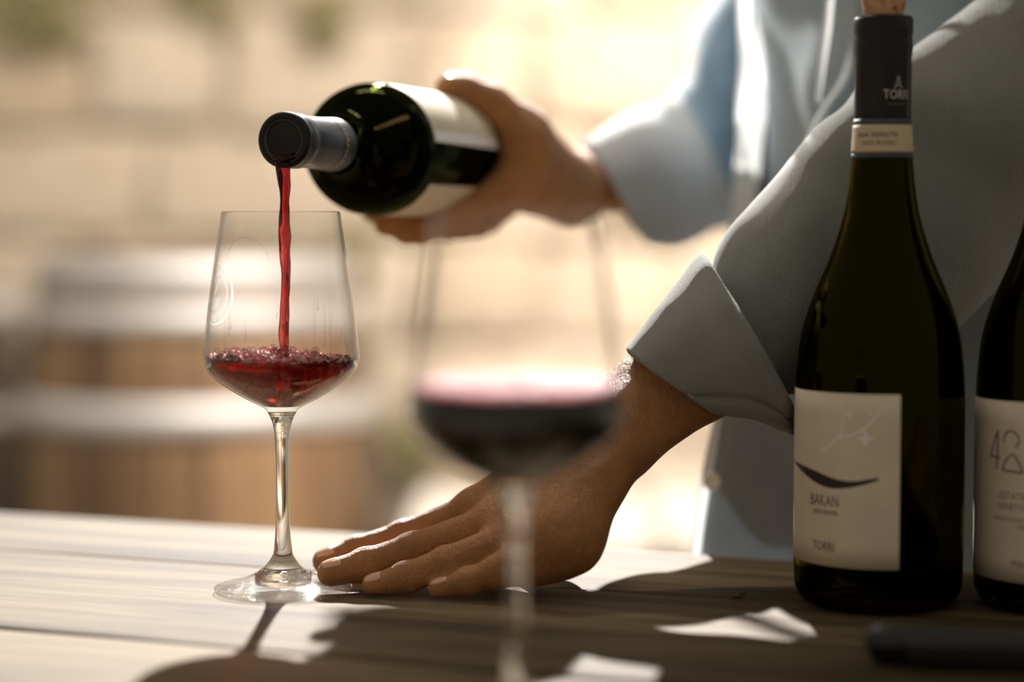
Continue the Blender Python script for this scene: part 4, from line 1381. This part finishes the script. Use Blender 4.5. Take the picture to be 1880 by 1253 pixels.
# undershirt over the trunk
vs, fs, uv = [], [], []
nv, nu = 60, 72
for i in range(nv + 1):
    t = i / nv
    z = 0.56 - 0.62 * t
    cx = 0.300 + 0.05 * t - (0.0 if t > 0.12 else 0); cy = 1.44
    sc = 1.0 if t > 0.15 else 0.72 + 0.28 * math.sqrt(t / 0.15)
    for k in range(nu):
        a = 2 * PI * k / nu
        la, lb = 0.138 * sc, 0.200 * sc
        x = la * math.cos(a); y = lb * math.sin(a)
        c, s = math.cos(0.36), math.sin(0.36)
        p = Vector((cx + x * c - y * -s * -1, cy + x * s * -1 * -1 + y * c, z))
        p = Vector((cx + x * c - y * s, cy + x * s + y * c, z))
        r = 0.006 * math.sin(7 * a + 3 * t) + wr(p, 12, 0.01, 30)
        p += Vector((math.cos(a) * r, math.sin(a) * r, 0))
        vs.append(p); uv.append((a * 0.15, z))
for i in range(nv):
    for k in range(nu):
        k2 = (k + 1) % nu
        fs.append((i * nu + k, (i + 1) * nu + k, (i + 1) * nu + k2, i * nu + k2))
cloth_obj('undershirt', to_person(mesh('undershirt', vs, fs, True, uv)), M_INNER)
# trousers and shoes (below the table top)
for hp, ft in ((Vector((0.40, 1.34, 0.0)), Vector((0.40, 1.33, -0.72))), (Vector((0.34, 1.53, 0.0)), Vector((0.32, 1.56, -0.72)))):
    kn = (hp + ft) / 2 + Vector((-0.02, 0, 0))
    cloth_obj('trouser_leg', to_person(tube('trouser_leg', [hp + Vector((0, 0, 0.02)), hp.lerp(kn, .5), kn, kn.lerp(ft, .5), ft], [0.112, 0.096, 0.078, 0.070, 0.066], 24, caps=False)), M_TROUSER)
    bm = bmesh.new()
    bmesh.ops.create_uvsphere(bm, u_segments=20, v_segments=12, radius=1.0, matrix=Matrix.Translation(ft + Vector((-0.06, -0.02, -0.038))) @ Matrix.Rotation(0.35, 4, 'Z') @ Matrix.Diagonal((0.135, 0.052, 0.052, 1)))
    for v in bm.verts: v.co.z = max(v.co.z, FLOOR + 0.001)
    link('shoe', to_person(bm_mesh('shoe', bm, True)), person, M_TOOL)

# ------------------------------------------------------------------ small things on the table
c = on_plane(1355, 1097)
vs = []
bm = bmesh.new()
bmesh.ops.create_icosphere(bm, subdivisions=2, radius=1.0, matrix=Matrix.Diagonal((0.0038, 0.0022, 0.0016, 1)))
for v in bm.verts: v.co += Vector([random.uniform(-.0005, .0005) for _ in range(3)])
o = link('bark_crumb', bm_mesh('bark_crumb', bm, False), None, M_DARKWOOD); o.location = c + Vector((0, 0, 0.0012))
tag(o, 'tiny dark crumb of bark on the table left of the bottles', 'crumb')
# folded corkscrew lying dark at the lower right
t0 = on_plane(1745, 1222)
tool = tag(empty('corkscrew', t0, -0.18), 'folded black waiter corkscrew lying on the table in front of the right bottle', 'corkscrew')
pts = [(-0.036, 0, 0.0085), (-0.032, 0, 0.0088), (-0.01, 0.002, 0.0085), (0.03, 0.002, 0.0085), (0.06, -0.002, 0.0085), (0.078, -0.003, 0.0085)]
me = tube('handle', smooth_prof(pts, 5), [x[0] for x in smooth_prof([(0.0055,), (0.0085,), (0.0085,), (0.0078,), (0.0085,), (0.006,)], 5)], 20)
link('handle', me, tool, M_TOOL)
bm = bmesh.new(); box_bm(bm, (-0.02, -0.013, 0.003), (0.055, -0.0085, 0.0125), 0.0015, 2)
link('lever', bm_mesh('lever', bm), tool, M_TOOL)
hel = [(-0.012 + 0.055 * i / 60, 0.012 + 0.0032 * math.cos(i * 0.62), 0.0062 + 0.0032 * math.sin(i * 0.62)) for i in range(61)]
link('worm', tube('worm', hel, 0.0011, 8), tool, M_STEEL)
